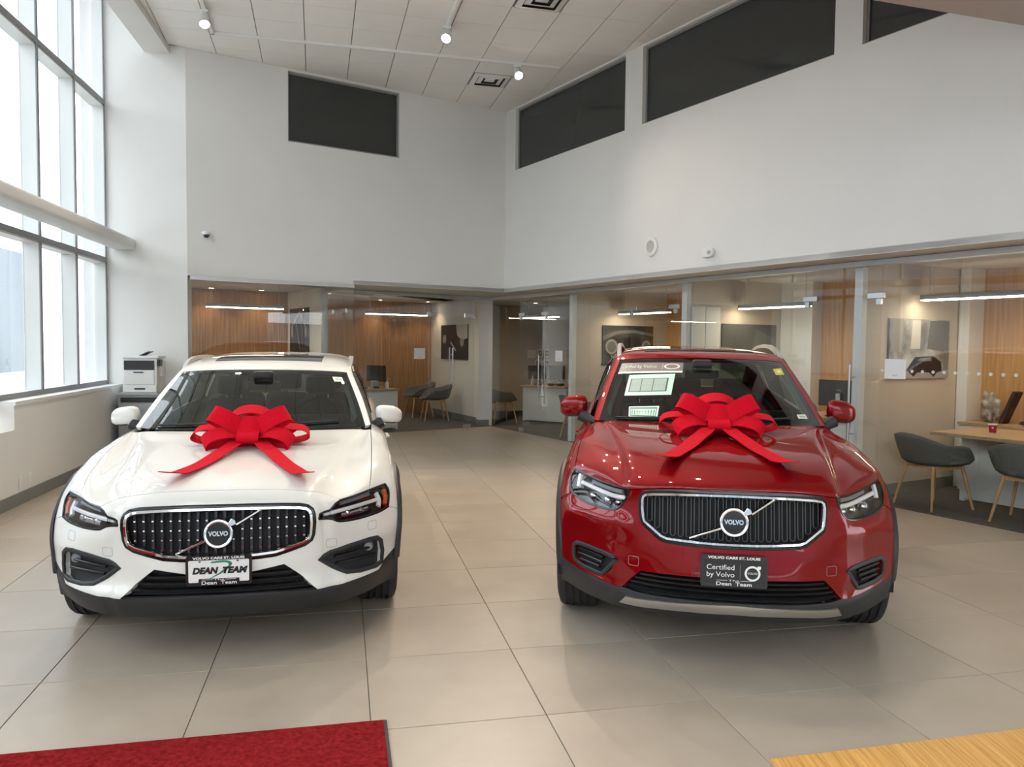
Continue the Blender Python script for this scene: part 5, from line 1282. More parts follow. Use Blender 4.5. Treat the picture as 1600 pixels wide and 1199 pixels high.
    both(lambda: clad(fa, np.array([c['axles'][0], .9, c['wheel_r']]), c['clad_w']), 'arch_cladding', 'plastic_black', car, smooth=True)
    ra = S.side([(ax2 + ar * math.cos(t), c['wheel_r'] + ar * math.sin(t)) for t in np.linspace(-.2, math.pi + .2, 40)])
    both(lambda: clad(ra, np.array([ax2, .9, c['wheel_r']]), c['clad_w']), 'arch_cladding', 'plastic_black', car, smooth=True)
    sx0, sx1 = c['axles'][0] + ar + .0, ax2 - ar
    both(lambda: MB().hexa([(sx0, .80, .19), (sx1, .80, .19), (sx1, .915, .21), (sx0, .915, .21), (sx0, .86, .33), (sx1, .86, .33), (sx1, .935, .31), (sx0, .935, .31)]), 'sill_cladding', 'plastic_black', car, bevel=.012)
    # ---- dark inner body, floor pan and wheel housings ----------------------
    vfw = c['v_cowl']
    whole_obj('inner_body', panel_data(S, np.array([(0, .6), (umax - .6, .6), (umax - .6, vfw), (0, vfw)]), off=-.085, skirt=0, grid=.5), 'matte_black', car)
    L_ = c['length']
    MB().hexa([(.22, -.50, .215), (L_ - .15, -.58, .22), (L_ - .15, .58, .22), (.22, .50, .215), (.22, -.50, .25), (L_ - .15, -.58, .26), (L_ - .15, .58, .26), (.22, .50, .25)]).build('floor_pan', 'matte_black', car)
    for ax in c['axles']:
        for sgn in (1, -1):
            vs, fs = [], []; m = 18; rr = ar - .005
            for k2 in range(m + 1):
                t = math.pi * (k2 / m) * 1.1 - .05 * math.pi
                for y in (.885, .60): vs.append((ax + rr * math.cos(t), sgn * y, c['wheel_r'] + rr * math.sin(t)))
            for k2 in range(m): fs.append((k2 * 2, k2 * 2 + 1, k2 * 2 + 3, k2 * 2 + 2))
            vs.append((ax, sgn * .60, c['wheel_r'])); 
            for k2 in range(m): fs.append((k2 * 2 + 1, k2 * 2 + 3, len(vs) - 1))
            MB().add(vs, fs).build('wheel_housing', 'matte_black', car)
    for i, ax in enumerate(c['axles']):
        for sgn in (1, -1): wheel(car, ax, sgn * c['wheel_y'], c['wheel_r'], c['tyre_w'], c['steer'] if i == 0 else 0.0, c['rim'], i)
    # ---- glasshouse ---------------------------------------------------------
    def grect(u0, u1, v0, v1, n=16):
        return np.concatenate([np.array([(u, v0) for u in np.linspace(u0, u1, n)]), np.array([(u1, v) for v in np.linspace(v0, v1, n)])[1:],
                               np.array([(u, v1) for u in np.linspace(u1, u0, n)])[1:], np.array([(u0, v) for v in np.linspace(v1, v0, n)])[1:-1]])
    whole_obj('windscreen', panel_data(G, grect(0, 4, 0, 2), skirt=.004), 'car_glass', car)
    # black ceramic border behind the edge of the glass
    rim_l = np.concatenate([np.array([(0, .0), ]), np.array([(u, 0) for u in np.linspace(0, 4, 16)]), np.array([(4, v) for v in np.linspace(0, 2, 16)]), np.array([(u, 2) for u in np.linspace(4, 0, 16)]),
                            np.array([(0, 1.90)]), np.array([(u, 1.90) for u in np.linspace(0, 3.35, 12)]), np.array([(3.62, 1.80)]), np.array([(3.66, v) for v in np.linspace(1.7, .38, 12)]), np.array([(3.45, .20)]), np.array([(u, .17) for u in np.linspace(3.2, 0, 12)])])
    whole_obj('glass_border', panel_data(G, rim_l, off=-.005, skirt=0), 'matte_black', car)
    pair_objs('pillar', panel_data(G, grect(4.04, 5, -0.0, 2.15), skirt=.02), paint, car)
    pair_objs('pillar_seal', panel_data(G, grect(5, 5.22, .1, gvm - 1.2), skirt=.006, off=-.004), 'gloss_black', car)
    roof = whole_obj('roof', panel_data(G, grect(0, 5, 2.03, gvm - 1), skirt=.02), paint, car)
    sr = c['sunroof']
    whole_obj('sunroof', panel_data(G, grect(0, sr[0], sr[1], sr[2]), off=.003, skirt=.004), 'roof_glass', car)
    vsd = c['side_glass_v']
    for i in range(len(vsd) - 1):
        pair_objs('side_window', panel_data(G, grect(5.24, gu - .05, vsd[i] + .05, vsd[i + 1] - .05), off=-.004, skirt=.003), 'car_glass', car)
        if i: pair_objs('window_post', panel_data(G, grect(5.22, gu - .02, vsd[i] - .06, vsd[i] + .06), skirt=.01), 'gloss_black', car)
    whole_obj('rear_screen', panel_data(G, grect(0, 4.6, gvm - .98, gvm), skirt=.003), 'car_glass', car)
    pair_objs('rear_pillar', panel_data(G, grect(4.62, gu, gvm - 1, gvm), skirt=.02), paint, car)
    pair_objs('pillar_trim', panel_data(G, grect(3.60, 4.6, .25, 2.0), off=-.045, skirt=.01), 'trim_grey', car)
    whole_obj('headliner', panel_data(G, grect(0, 4.8, 2.06, gvm - 1.1), off=-.04, skirt=0), 'trim_grey', car)
    # wipers rest at the foot of the screen
    for (y0, y1, lift) in c['wipers']:
        uvs = G.locate([(0, abs(y), c['wiper_z'] + lift * t) for y, t in zip(np.linspace(y0, y1, 8), np.linspace(0, 1, 8))], (0, 1, 1), (0, -1, .1))
        P = G.ev(uvs[:, 0], uvs[:, 1]) + G.nrm(uvs[:, 0], uvs[:, 1]) * .012; P[:, 1] = np.linspace(y0, y1, 8)
        MB().tube(P, .007, 6).build('wiper', 'plastic_black', car)
    # roof rails
    def rail():
        P = spline(c['rail'], 6); mb = MB(); vs, fs = [], []
        for p in P: vs += [(p[0], p[1] - .018, p[2] - .012), (p[0], p[1] + .018, p[2] - .016), (p[0], p[1] + .016, p[2] + .014), (p[0], p[1] - .012, p[2] + .018)]
        for i in range(len(P) - 1):
            for j in range(4): fs.append((i * 4 + j, i * 4 + (j + 1) % 4, i * 4 + 4 + (j + 1) % 4, i * 4 + 4 + j))
        return mb.add(vs, fs + [(3, 2, 1, 0), tuple(len(vs) - 4 + j for j in range(4))])
    both(rail, 'roof_rail', 'satin_silver', car, smooth=True)
    for sgn in (1, -1): mirror_pod(car, c['mirror'], c['mirror_size'], paint, sgn)
    # ---- cabin --------------------------------------------------------------
    bx, bz0 = c['cowl']
    dash = MB().hexa([(bx + .02, -.70, bz0 - .22), (bx + .75, -.70, bz0 - .30), (bx + .75, .70, bz0 - .30), (bx + .02, .70, bz0 - .22), (bx + .06, -.66, bz0 - .02), (bx + .62, -.68, bz0 - .04), (bx + .62, .68, bz0 - .04), (bx + .06, .66, bz0 - .02)])
    dash.build('dashboard', 'dash_black', car, bevel=.03)
    MB().box(bx + .50, bx + .62, .12, .62, bz0 - .05, bz0 + .05).build('instrument_hood', 'dash_black', car, bevel=.03)
    sw = empty('steering_wheel', (bx + .88, .37, bz0 - .02), 0, car); sw.rotation_euler = (R(66), 0, 0)
    MB().tube([(.18 * math.cos(t), .18 * math.sin(t), 0) for t in np.linspace(0, 2 * math.pi, 32, endpoint=False)], .015, 8, True).build('wheel_rim', 'dash_black', sw, smooth=True)
    MB().lathe([(.001, .02), (.06, .02), (.075, -.02), (.001, -.03)], 20).build('airbag_pad', 'dash_black', sw, smooth=True)
    for an in (0, 180, 270): MB().tube([(.05 * math.cos(R(an)), .05 * math.sin(R(an)), 0), (.175 * math.cos(R(an)), .175 * math.sin(R(an)), 0)], .014, 6).build('wheel_spoke', 'dash_black', sw)
    for y in (-.37, .37): seat(car, bx + 1.30, y, 'seat_dark')
    for y in (-.40, .02, .40):
        s2 = seat(car, bx + 2.15, y, 'seat_dark')
    uvs = G.locate([(0, 0, c['imirror_z'])], (0, 1, 1), (0, -1, .1))[0]; p = G.ev(*uvs)
    im = empty('interior_mirror', (0, 0, 0), 0, car)
    MB().box(p[0] + .07, p[0] + .10, -.12, .12, p[2] - .065, p[2] + .0).build('mirror_body', 'dash_black', im, bevel=.012)
    MB().box(p[0] + .02, p[0] + .14, -.07, .07, p[2] + .015, p[2] + .075).build('sensor_box', 'dash_black', im, bevel=.02)
    SWAP = False
    return car, S, G

def row(*p): return list(p)
W_ROWS = [
 arr([.06,.065,.08,.12,.18,.27,.37,.45,.485,.50],[0,.15,.30,.45,.58,.69,.77,.83,.87,.89],[.205]*5+[.21,.215,.22,.22,.22]),
 arr([.0,.005,.02,.05,.12,.22,.32,.42,.46,.485],[0,.15,.30,.46,.60,.72,.80,.855,.885,.90],[.31,.31,.31,.312,.312,.315,.32,.32,.32,.32]),
 arr([.015,.02,.035,.075,.145,.235,.32,.41,.455,.48],[0,.15,.30,.46,.60,.715,.80,.86,.89,.905],[.375,.375,.375,.375,.37,.37,.375,.385,.39,.39]),
 arr([.015,.02,.035,.08,.14,.215,.30,.395,.455,.48],[0,.15,.30,.46,.58,.69,.785,.858,.895,.91],[.45,.45,.455,.46,.455,.455,.46,.46,.46,.46]),
 arr([.015,.025,.045,.075,.135,.205,.285,.39,.455,.485],[0,.15,.30,.46,.575,.685,.785,.86,.90,.915],[.515,.515,.517,.525,.525,.525,.525,.525,.525,.52]),
 arr([.015,.022,.04,.065,.125,.21,.31,.41,.47,.515],[0,.15,.30,.455,.565,.67,.765,.848,.90,.918],[.59,.59,.592,.60,.60,.595,.59,.59,.585,.58]),
 arr([.02,.025,.038,.052,.115,.21,.315,.425,.495,.555],[0,.15,.30,.45,.555,.655,.748,.832,.895,.92],[.675,.675,.675,.675,.668,.660,.655,.655,.650,.635]),
 arr([.04,.045,.052,.062,.108,.215,.34,.475,.555,.62],[0,.15,.30,.44,.54,.645,.725,.812,.882,.92],[.752,.752,.75,.742,.738,.748,.758,.765,.745,.695]),
 arr([.09,.095,.105,.12,.135,.15,.195,.305,.43,.56,.64,.70],[0,.15,.28,.38,.44,.475,.555,.655,.735,.815,.875,.905],[.828,.827,.821,.811,.801,.790,.776,.785,.803,.81,.785,.738]),
 arr([.30,.30,.31,.33,.35,.37,.42,.49,.57,.67,.74,.79],[0,.15,.30,.42,.485,.52,.58,.66,.742,.82,.877,.908],[.874,.873,.868,.861,.855,.844,.834,.838,.853,.85,.82,.762]),
 arr([.60,.60,.60,.62,.635,.65,.68,.715,.76,.83,.87,.89],[0,.15,.32,.46,.525,.56,.61,.675,.747,.82,.878,.910],[.912,.911,.906,.899,.893,.884,.877,.884,.896,.883,.845,.772]),
 arr([.92,.92,.92,.93,.94,.95,.96,.975,.99,1.01,1.01,1.0],[0,.17,.35,.50,.575,.61,.65,.70,.752,.825,.882,.912],[.945,.944,.939,.932,.926,.919,.915,.922,.932,.912,.865,.75]),
 arr([1.2,1.2,1.2,1.21,1.215,1.22,1.225,1.23,1.24,1.24,1.20,1.14],[0,.18,.38,.54,.63,.66,.69,.725,.76,.83,.886,.914],[.968,.967,.963,.957,.951,.946,.945,.950,.957,.93,.86,.66]),
 arr([1.40,1.40,1.42,1.46,1.49,1.50,1.507,1.515,1.525,1.51,1.42,1.24],[0,.2,.40,.58,.68,.705,.725,.745,.767,.835,.893,.915],[.985,.985,.985,.986,.986,.984,.983,.984,.982,.945,.84,.45]),
 arr([1.75,1.75,1.76,1.77,1.78,1.79,1.80,1.78,1.70,1.30],[0,.15,.30,.48,.60,.70,.775,.845,.905,.918],[.99]*5+[.99,.985,.94,.80,.25]),
 arr([2.3]*6+[2.3,2.3,2.28,2.1],[0,.15,.30,.48,.60,.70,.785,.85,.912,.915],[.99]*6+[.99,.935,.75,.24]),
 arr([2.9]*10,[0,.15,.30,.48,.60,.70,.79,.855,.915,.915],[1.0]*6+[1.0,.94,.74,.24]),
 arr([3.5]*10,[0,.15,.30,.48,.60,.70,.785,.86,.92,.915],[1.02]*6+[1.02,.96,.76,.24]),
 arr([4.1]*10,[0,.15,.30,.48,.60,.70,.765,.85,.91,.90],[1.03]*6+[1.04,.98,.78,.28]),
 arr([4.5]*10,[0,.15,.30,.48,.58,.67,.73,.81,.86,.85],[1.03]*6+[1.04,.98,.78,.34]),
 arr([4.66]*10,[0,.14,.28,.44,.54,.62,.68,.74,.78,.77],[1.02]*6+[1.03,.97,.78,.38]),
]
def widen(rows, at, fr, n=12, yk=1.0):
    """Add columns between columns at and at+1 where a row has fewer than n, and tuck the last two in a little."""
    out = []
    for r_ in rows:
        r_ = [np.array(p, float) for p in r_]
        if len(r_) < n:
            a, b = r_[at], r_[at + 1]; r_ = r_[:at + 1] + [a + (b - a) * t for t in fr] + r_[at + 1:]
            r_[-1] = r_[-1] * [1, yk, 1]; r_[-2] = r_[-2] * [1, .5 + .5 * yk, 1]
        out.append(r_)
    return out
W_ROWS = widen(W_ROWS, 3, (.33, .66), 12, .987)
W_ROWS[5] = [p + np.array([-.012 if .5 < p[1] < .84 else 0, 0, 0]) for p in W_ROWS[5]]
W_G = [
 arr([1.385,1.392,1.415,1.465,1.535,1.57,1.64,1.68],[0,.22,.42,.60,.728,.765,.785,.792],[.985,.985,.987,.99,.995,1.0,1.0,.985]),
 arr([1.76,1.768,1.785,1.825,1.885,1.92,1.99,2.04],[0,.22,.41,.56,.668,.712,.755,.797],[1.185,1.184,1.178,1.172,1.168,1.165,1.12,.985]),
 arr([2.15,2.155,2.168,2.193,2.232,2.262,2.34,2.40],[0,.20,.38,.51,.595,.642,.70,.80],[1.36,1.359,1.355,1.348,1.34,1.328,1.24,.985]),
 arr([2.46,2.46,2.465,2.47,2.48,2.49,2.52,2.55],[0,.20,.38,.51,.59,.642,.715,.80],[1.428,1.427,1.42,1.408,1.392,1.365,1.25,.99]),
 arr([2.95]*8,[0,.20,.38,.51,.59,.645,.72,.805],[1.462,1.461,1.455,1.443,1.425,1.392,1.26,1.0]),
 arr([3.5]*8,[0,.20,.38,.51,.59,.64,.715,.80],[1.462,1.461,1.455,1.443,1.425,1.39,1.26,1.02]),
 arr([4.1]*8,[0,.20,.38,.50,.575,.62,.69,.77],[1.435,1.434,1.428,1.416,1.398,1.365,1.25,1.04]),
 arr([4.62,4.62,4.615,4.60,4.59,4.58,4.57,4.56],[0,.20,.36,.47,.54,.58,.64,.70],[1.05]*6+[1.05,1.04]),
]
W_CFG = dict(paint='paint_white', covers=[(.535,.535,.05),(.745,.585,.045)], rows=W_ROWS, glass_rows=W_G,
 hood_front=[(0,.828),(.15,.827),(.30,.82),(.441,.801),(.52,.776),(.582,.750)],
 lamp_top=[(.148,.582,.750),(.22,.645,.754),(.333,.725,.762),(.42,.78,.766),(.50,.822,.766)],
 lamp_in=[(.148,.582,.750),(.124,.549,.734),(.098,.526,.710),(.057,.479,.698),(.05,.477,.673)],
 lamp_bot=[(.05,.477,.673),(.098,.534,.664),(.134,.573,.643),(.21,.645,.634),(.281,.709,.633),(.37,.78,.636),(.442,.832,.648)],
 lamp_out=[(.442,.832,.648),(.46,.846,.70),(.485,.845,.74),(.50,.822,.766)],
 hood_side=[(.345,.731),(.507,.745),(.75,.752),(1.0,.758),(1.25,.762),(1.44,.762)],
 hood_rear=[(1.44,.762),(1.44,.70),(1.42,.58),(1.39,.40),(1.37,.2),(1.365,0)],
 arch_x=lambda z: .5, v_seam=5.4, v_low=2.6,
 skirt_line=[(.485,.91,.44),(.33,.818,.377),(.282,.785,.334),(.20,.69,.325),(.12,.60,.318),(.036,.467,.312)],
 intake_side=[(.036,.467,.312),(.04,.40,.38),(.035,.304,.455)], intake_top=[(.304,.455),(.15,.428),(0,.424)],
 lip=[(.036,.467,.312),(.02,.30,.322),(.0,.15,.326),(0,0,.326)], intake_z=(.335,.43), intake_slats=3,
 fog=[(.09,.472,.464),(.12,.53,.488),(.17,.63,.505),(.24,.73,.518),(.271,.772,.516),(.30,.796,.49),(.32,.806,.43),(.317,.80,.372),(.28,.76,.358),(.20,.68,.358),(.155,.608,.368),(.12,.54,.41)],
 fog_slats=[((.15,.55,.455),(.26,.76,.465)),((.15,.56,.42),(.28,.77,.42))], fog_lamp=(.26,.735,.468),
 grille=[(0,.752),(.15,.751),(.30,.748),(.38,.744),(.415,.737),(.435,.722),(.443,.70),(.445,.66),(.44,.60),(.43,.572),(.40,.552),(.34,.533),(.262,.512),(.18,.506),(.09,.504),(0,.504)],
 frame_w=.010, bars=20, bar_style='fin', stud_z=(.545,.735), badge=(-.008,0,.632,.072), diag=((-.205,.530),(.205,.742)),
 lamp_bits=[('drl_strip',[(.09,.50,.690),(.13,.56,.694),(.25,.68,.700),(.38,.79,.706)],.010,.016,'lamp_white'),
            ('drl_stem',[(.39,.79,.745),(.40,.80,.70),(.39,.79,.665)],.014,.017,'lamp_white'),
            ('side_marker',[(.455,.832,.75),(.455,.836,.70),(.44,.826,.662)],.015,.016,'lamp_amber'),
            ('eyebrow',[(.17,.59,.735),(.25,.67,.742),(.36,.75,.749)],.012,.03,'lamp_grey'),
            ('reflector',[(.16,.60,.662),(.25,.68,.663),(.33,.74,.668)],.017,.035,'lamp_chrome')],
 projectors=[((.20,.635,.672),.020),((.28,.70,.672),.022)],
 door_x=[(1.33,1.42),(2.38,2.40),(3.30,3.42)], belt_u=8.0, belt_z=.985, sill_z=.25, axles=(.87,3.67), arch_r=.395, wheel_r=.345,
 clad_w=.055, v_cowl=13, length=4.7, wheel_y=.785, tyre_w=.225, steer=R(0), rim='rim_dark',
 sunroof=(2.15,2.9,4.6), side_glass_v=[.6,3.05,4.95,6.0], wipers=[(-.62,-.05,.02),(-.02,.55,.02)], wiper_z=1.005,
 rail=[(2.28,.603,1.328),(2.42,.618,1.372),(2.62,.628,1.408),(2.95,.634,1.432),(3.4,.63,1.432),(3.8,.618,1.41),(3.95,.612,1.38)],
 mirror=(1.84,.905,1.045), mirror_size=(.12,.10,.07), cowl=(1.42,.985), imirror_z=1.28)
R_ROWS = [
 arr([.02,.025,.05,.09,.17,.27,.37,.44,.475,.49],[0,.15,.30,.45,.58,.69,.77,.83,.87,.89],[.23]*5+[.235,.24,.25,.25,.25]),
 arr([-.085,-.08,-.055,-.005,.07,.17,.28,.37,.42,.45],[0,.15,.30,.43,.545,.65,.75,.83,.872,.897],[.325,.325,.325,.322,.325,.335,.345,.35,.35,.35]),
 arr([-.075,-.07,-.045,.005,.08,.19,.28,.36,.41,.44],[0,.15,.30,.43,.545,.645,.748,.828,.876,.902],[.395,.395,.39,.385,.385,.388,.40,.41,.41,.42]),
 arr([-.07,-.06,-.035,.012,.07,.17,.275,.36,.41,.44],[0,.15,.30,.43,.545,.65,.752,.832,.88,.905],[.47,.47,.468,.465,.475,.48,.485,.49,.49,.49]),
 arr([-.055,-.045,-.022,.015,.075,.165,.275,.37,.43,.465],[0,.15,.29,.42,.54,.65,.752,.836,.887,.91],[.57,.57,.572,.58,.585,.59,.59,.59,.585,.575]),
 arr([-.045,-.035,-.005,.035,.09,.18,.29,.39,.455,.505],[0,.15,.315,.43,.53,.64,.742,.828,.887,.914],[.635,.636,.64,.66,.675,.675,.675,.67,.66,.645]),
 arr([-.025,-.015,.015,.048,.11,.19,.30,.415,.50,.565],[0,.15,.30,.43,.53,.61,.71,.80,.882,.917],[.745,.745,.748,.755,.755,.75,.755,.765,.755,.715]),
 arr([.0,.008,.032,.062,.085,.185,.31,.45,.565,.65],[0,.15,.30,.43,.495,.575,.665,.778,.865,.919],[.86,.859,.852,.843,.845,.842,.852,.868,.85,.77]),
 arr([.035,.042,.06,.088,.12,.235,.375,.53,.65,.73],[0,.15,.30,.425,.495,.59,.69,.788,.865,.920],[.908,.908,.903,.893,.885,.885,.902,.918,.895,.803]),
 arr([.26,.26,.275,.30,.325,.42,.54,.67,.76,.82],[0,.15,.30,.42,.505,.61,.71,.80,.87,.922],[.983,.983,.981,.976,.968,.953,.953,.945,.91,.822]),
 arr([.55,.55,.56,.58,.60,.66,.73,.81,.87,.89],[0,.15,.30,.435,.535,.635,.725,.81,.872,.922],[1.026,1.026,1.023,1.018,1.01,.995,.99,.97,.925,.832]),
 arr([.87,.87,.875,.885,.905,.94,.975,1.01,1.02,1.0],[0,.15,.31,.46,.575,.66,.74,.815,.875,.922],[1.054,1.054,1.052,1.047,1.041,1.027,1.017,.992,.935,.82]),
 arr([1.10,1.10,1.11,1.13,1.16,1.20,1.23,1.23,1.20,1.14],[0,.15,.32,.49,.61,.69,.758,.825,.88,.922],[1.068,1.068,1.067,1.065,1.06,1.048,1.033,1.0,.925,.72]),
 arr([1.255,1.265,1.295,1.345,1.395,1.43,1.455,1.46,1.40,1.26],[0,.16,.34,.52,.65,.72,.772,.832,.885,.921],[1.076,1.076,1.075,1.073,1.068,1.06,1.04,.99,.88,.48]),
 arr([1.7,1.7,1.7,1.7,1.7,1.71,1.72,1.72,1.66,1.32],[0,.15,.30,.48,.60,.70,.79,.845,.895,.915],[1.06]*5+[1.06,1.055,1.0,.86,.28]),
 arr([2.2]*6+[2.2,2.2,2.2,2.1],[0,.15,.30,.48,.60,.70,.80,.855,.905,.905],[1.07]*6+[1.07,1.01,.80,.26]),
 arr([2.8]*10,[0,.15,.30,.48,.60,.70,.80,.86,.91,.905],[1.09]*6+[1.09,1.03,.80,.26]),
 arr([3.3]*10,[0,.15,.30,.48,.60,.70,.79,.86,.92,.91],[1.12]*6+[1.13,1.06,.82,.28]),
 arr([3.8]*10,[0,.15,.30,.48,.60,.70,.77,.845,.91,.90],[1.15]*6+[1.17,1.09,.84,.32]),
 arr([4.15]*10,[0,.15,.30,.48,.58,.67,.72,.79,.85,.84],[1.15]*6+[1.17,1.09,.84,.38]),
 arr([4.30]*10,[0,.14,.28,.44,.54,.62,.67,.72,.77,.76],[1.14]*6+[1.16,1.08,.84,.42]),
]
_R = []
for i_, r_ in enumerate(R_ROWS):
    r_ = [np.array(p, float) for p in r_]; a, b = r_[4], r_[5]
    if 8 <= i_ <= 13:
        k_ = np.array([a[0] + (b[0] - a[0]) * .35, a[1] + .035, a[2] - .016 if i_ < 12 else a[2] - .008]); r_[4] = a + np.array([0, 0, .003])
    else: k_ = a + (b - a) * .35
    r_ = r_[:5] + [k_] + r_[5:]
    yk = .975; r_[-1] = r_[-1] * [1, yk, 1]; r_[-2] = r_[-2] * [1, .985, 1]
    if i_ == 5: r_ = [p + np.array([-.020 if .5 < p[1] < .84 else 0, 0, 0]) for p in r_]
    if i_ == 4: r_ = [p + np.array([.008 if .5 < p[1] < .80 else 0, 0, 0]) for p in r_]
    _R.append(r_)
R_ROWS = _R
R_G = [
 arr([1.255,1.264,1.29,1.35,1.425,1.465,1.54,1.58],[0,.22,.42,.60,.710,.752,.785,.80],[1.075,1.075,1.074,1.07,1.066,1.066,1.07,1.055]),
 arr([1.64,1.65,1.677,1.73,1.793,1.83,1.91,1.96],[0,.22,.41,.56,.655,.702,.755,.805],[1.285,1.284,1.279,1.273,1.268,1.263,1.21,1.06]),
 arr([2.06,2.07,2.09,2.128,2.18,2.213,2.29,2.35],[0,.20,.38,.51,.592,.642,.71,.81],[1.482,1.481,1.476,1.469,1.46,1.446,1.34,1.07]),
 arr([2.34,2.34,2.345,2.35,2.37,2.39,2.44,2.48],[0,.20,.38,.51,.59,.645,.725,.81],[1.540,1.539,1.533,1.522,1.507,1.48,1.36,1.08]),
 arr([2.80]*8,[0,.20,.38,.51,.59,.65,.73,.81],[1.562,1.561,1.555,1.543,1.526,1.497,1.37,1.10]),
 arr([3.3]*8,[0,.20,.38,.51,.59,.64,.72,.80],[1.560,1.559,1.553,1.541,1.524,1.493,1.37,1.13]),
 arr([3.80]*8,[0,.20,.38,.50,.575,.62,.69,.77],[1.535,1.534,1.528,1.516,1.498,1.465,1.36,1.17]),
 arr([4.24,4.24,4.235,4.22,4.21,4.20,4.19,4.18],[0,.20,.36,.47,.54,.58,.63,.68],[1.18]*6+[1.18,1.17]),
]
R_CFG = dict(paint='paint_red', covers=[(.47,.50,.05)], rows=R_ROWS, glass_rows=R_G,
 hood_front=[(0,.878),(.15,.876),(.30,.870),(.41,.858),(.46,.850),(.494,.846)],
 lamp_top=[(.088,.494,.846),(.18,.57,.842),(.30,.655,.848),(.40,.735,.862),(.48,.806,.882)],
 lamp_in=[(.088,.494,.846),(.10,.512,.80),(.114,.526,.767),(.14,.545,.738)],
 lamp_bot=[(.14,.545,.738),(.17,.575,.724),(.22,.62,.718),(.288,.676,.717),(.36,.745,.73),(.42,.80,.755)],
 lamp_out=[(.42,.80,.755),(.45,.825,.79),(.48,.828,.845),(.48,.806,.882)],
 hood_side=[(.475,.80),(.62,.80),(.85,.797),(1.1,.788),(1.30,.775),(1.39,.762)],
 hood_rear=[(1.39,.762),(1.375,.70),(1.34,.58),(1.29,.40),(1.255,.2),(1.24,0)],
 arch_x=lambda z: .5, v_seam=5.3, v_low=2.0,
 skirt_line=[(.445,.90,.42),(.37,.84,.395),(.28,.755,.372),(.17,.645,.357),(.09,.565,.352),(.039,.53,.360)],
 intake_side=[(.039,.53,.360),(.03,.48,.41),(.02,.433,.456)], intake_top=[(.433,.456),(.25,.46),(0,.462)],
 lip=[(.039,.53,.360),(0,.46,.352),(-.05,.30,.352),(-.08,.15,.352),(-.085,0,.352)], intake_z=(.362,.452), intake_slats=4,
 fog=[(.075,.552,.494),(.14,.62,.505),(.23,.70,.512),(.30,.768,.512),(.32,.785,.495),(.32,.788,.44),(.312,.782,.418),(.28,.73,.395),(.22,.65,.383),(.195,.62,.383)],
 fog_slats=[((.19,.62,.475),(.30,.765,.485)),((.19,.63,.445),(.30,.77,.455)),((.2,.65,.415),(.3,.76,.425))], fog_lamp=None,
 grille=[(0,.858),(.15,.856),(.30,.850),(.38,.844),(.415,.838),(.431,.825),(.436,.80),(.435,.76),(.43,.715),(.422,.695),(.34,.632),(.31,.622),(.20,.617),(.10,.615),(0,.615)],
 frame_w=.009, bars=22, bar_style='loop', stud_z=(0,0), badge=(-.050,0,.733,.071), diag=((-.205,.642),(.20,.842)),
 lamp_bits=[('drl_strip',[(.11,.515,.800),(.18,.58,.795),(.30,.67,.806),(.41,.76,.822)],.011,.016,'lamp_white'),
            ('drl_stem',[(.43,.785,.868),(.43,.785,.83),(.425,.785,.795)],.012,.017,'lamp_white'),
            ('eyebrow',[(.15,.55,.825),(.25,.63,.828),(.36,.71,.842)],.013,.03,'lamp_grey')],
 projectors=[((.25,.62,.765),.026),((.34,.70,.768),.026),((.18,.57,.765),.020)],
 door_x=[(1.33,1.40),(2.28,2.30),(3.05,3.16)], belt_u=7.0, belt_z=1.06, sill_z=.28, axles=(.85,3.45), arch_r=.405, wheel_r=.35,
 clad_w=.045, v_cowl=13, length=4.33, wheel_y=.78, tyre_w=.235, steer=R(0), rim='rim_silver',
 sunroof=(2.2,2.75,4.5), side_glass_v=[.6,3.0,4.8,5.9], wipers=[(-.60,-.05,.02),(-.02,.52,.02)], wiper_z=1.085,
 rail=[(2.20,.592,1.448),(2.36,.602,1.505),(2.56,.606,1.548),(2.85,.607,1.574),(3.2,.603,1.572),(3.5,.592,1.545),(3.6,.588,1.51)], skid=([(-.085,0,.345),(-.07,.20,.34),(-.04,.35,.332),(.03,.507,.316)],[(.08,.537,.268),(-.02,.35,.283),(-.05,.20,.293),(-.06,0,.298)]),
 mirror=(1.68,.905,1.14), mirror_size=(.12,.10,.08), cowl=(1.30,1.075), imirror_z=1.40)

W_POSE = (-1.425, 3.789, R(-11.55)); R_POSE = (1.074, 3.753, R(8.87))

white_car, WS, WG = make_car('station_wagon', W_POSE, W_CFG, 'white crossover station wagon with black lower cladding and a red bow on its hood')
red_car, RS, RG = make_car('compact_suv', R_POSE, R_CFG, 'dark red compact SUV with window stickers and a red bow on its hood')

# ================================================================== bows, plates, stickers
principled('bow_red', (.54, .003, .016), .85, spec=.1); noise_tint(MATS['bow_red'], (.51, .003, .014), (.58, .004, .019), 60, 3, .06, 300)
def band(path, width_dir, w, th=.004):
    """A ribbon: path of 3D points, width along width_dir (one vector or one per point)."""
    m = len(path); P = [Vector(p) for p in path]; D = [Vector(width_dir).normalized()] * m if not isinstance(width_dir, list) else [Vector(d).normalized() for d in width_dir]
    vs, fs = [], []
    for i, p in enumerate(P):
        t = (P[min(i + 1, m - 1)] - P[max(i - 1, 0)]).normalized(); n = t.cross(D[i]).normalized() * (th / 2); h = D[i] * (w / 2)
        vs += [p - h - n, p + h - n, p + h + n, p - h + n]
    for i in range(m - 1):
        for j in range(4): fs.append((i * 4 + j, i * 4 + (j + 1) % 4, i * 4 + 4 + (j + 1) % 4, i * 4 + 4 + j))
    fs += [(3, 2, 1, 0), tuple(len(vs) - 4 + j for j in range(4))]
    return MB().add(vs, fs)
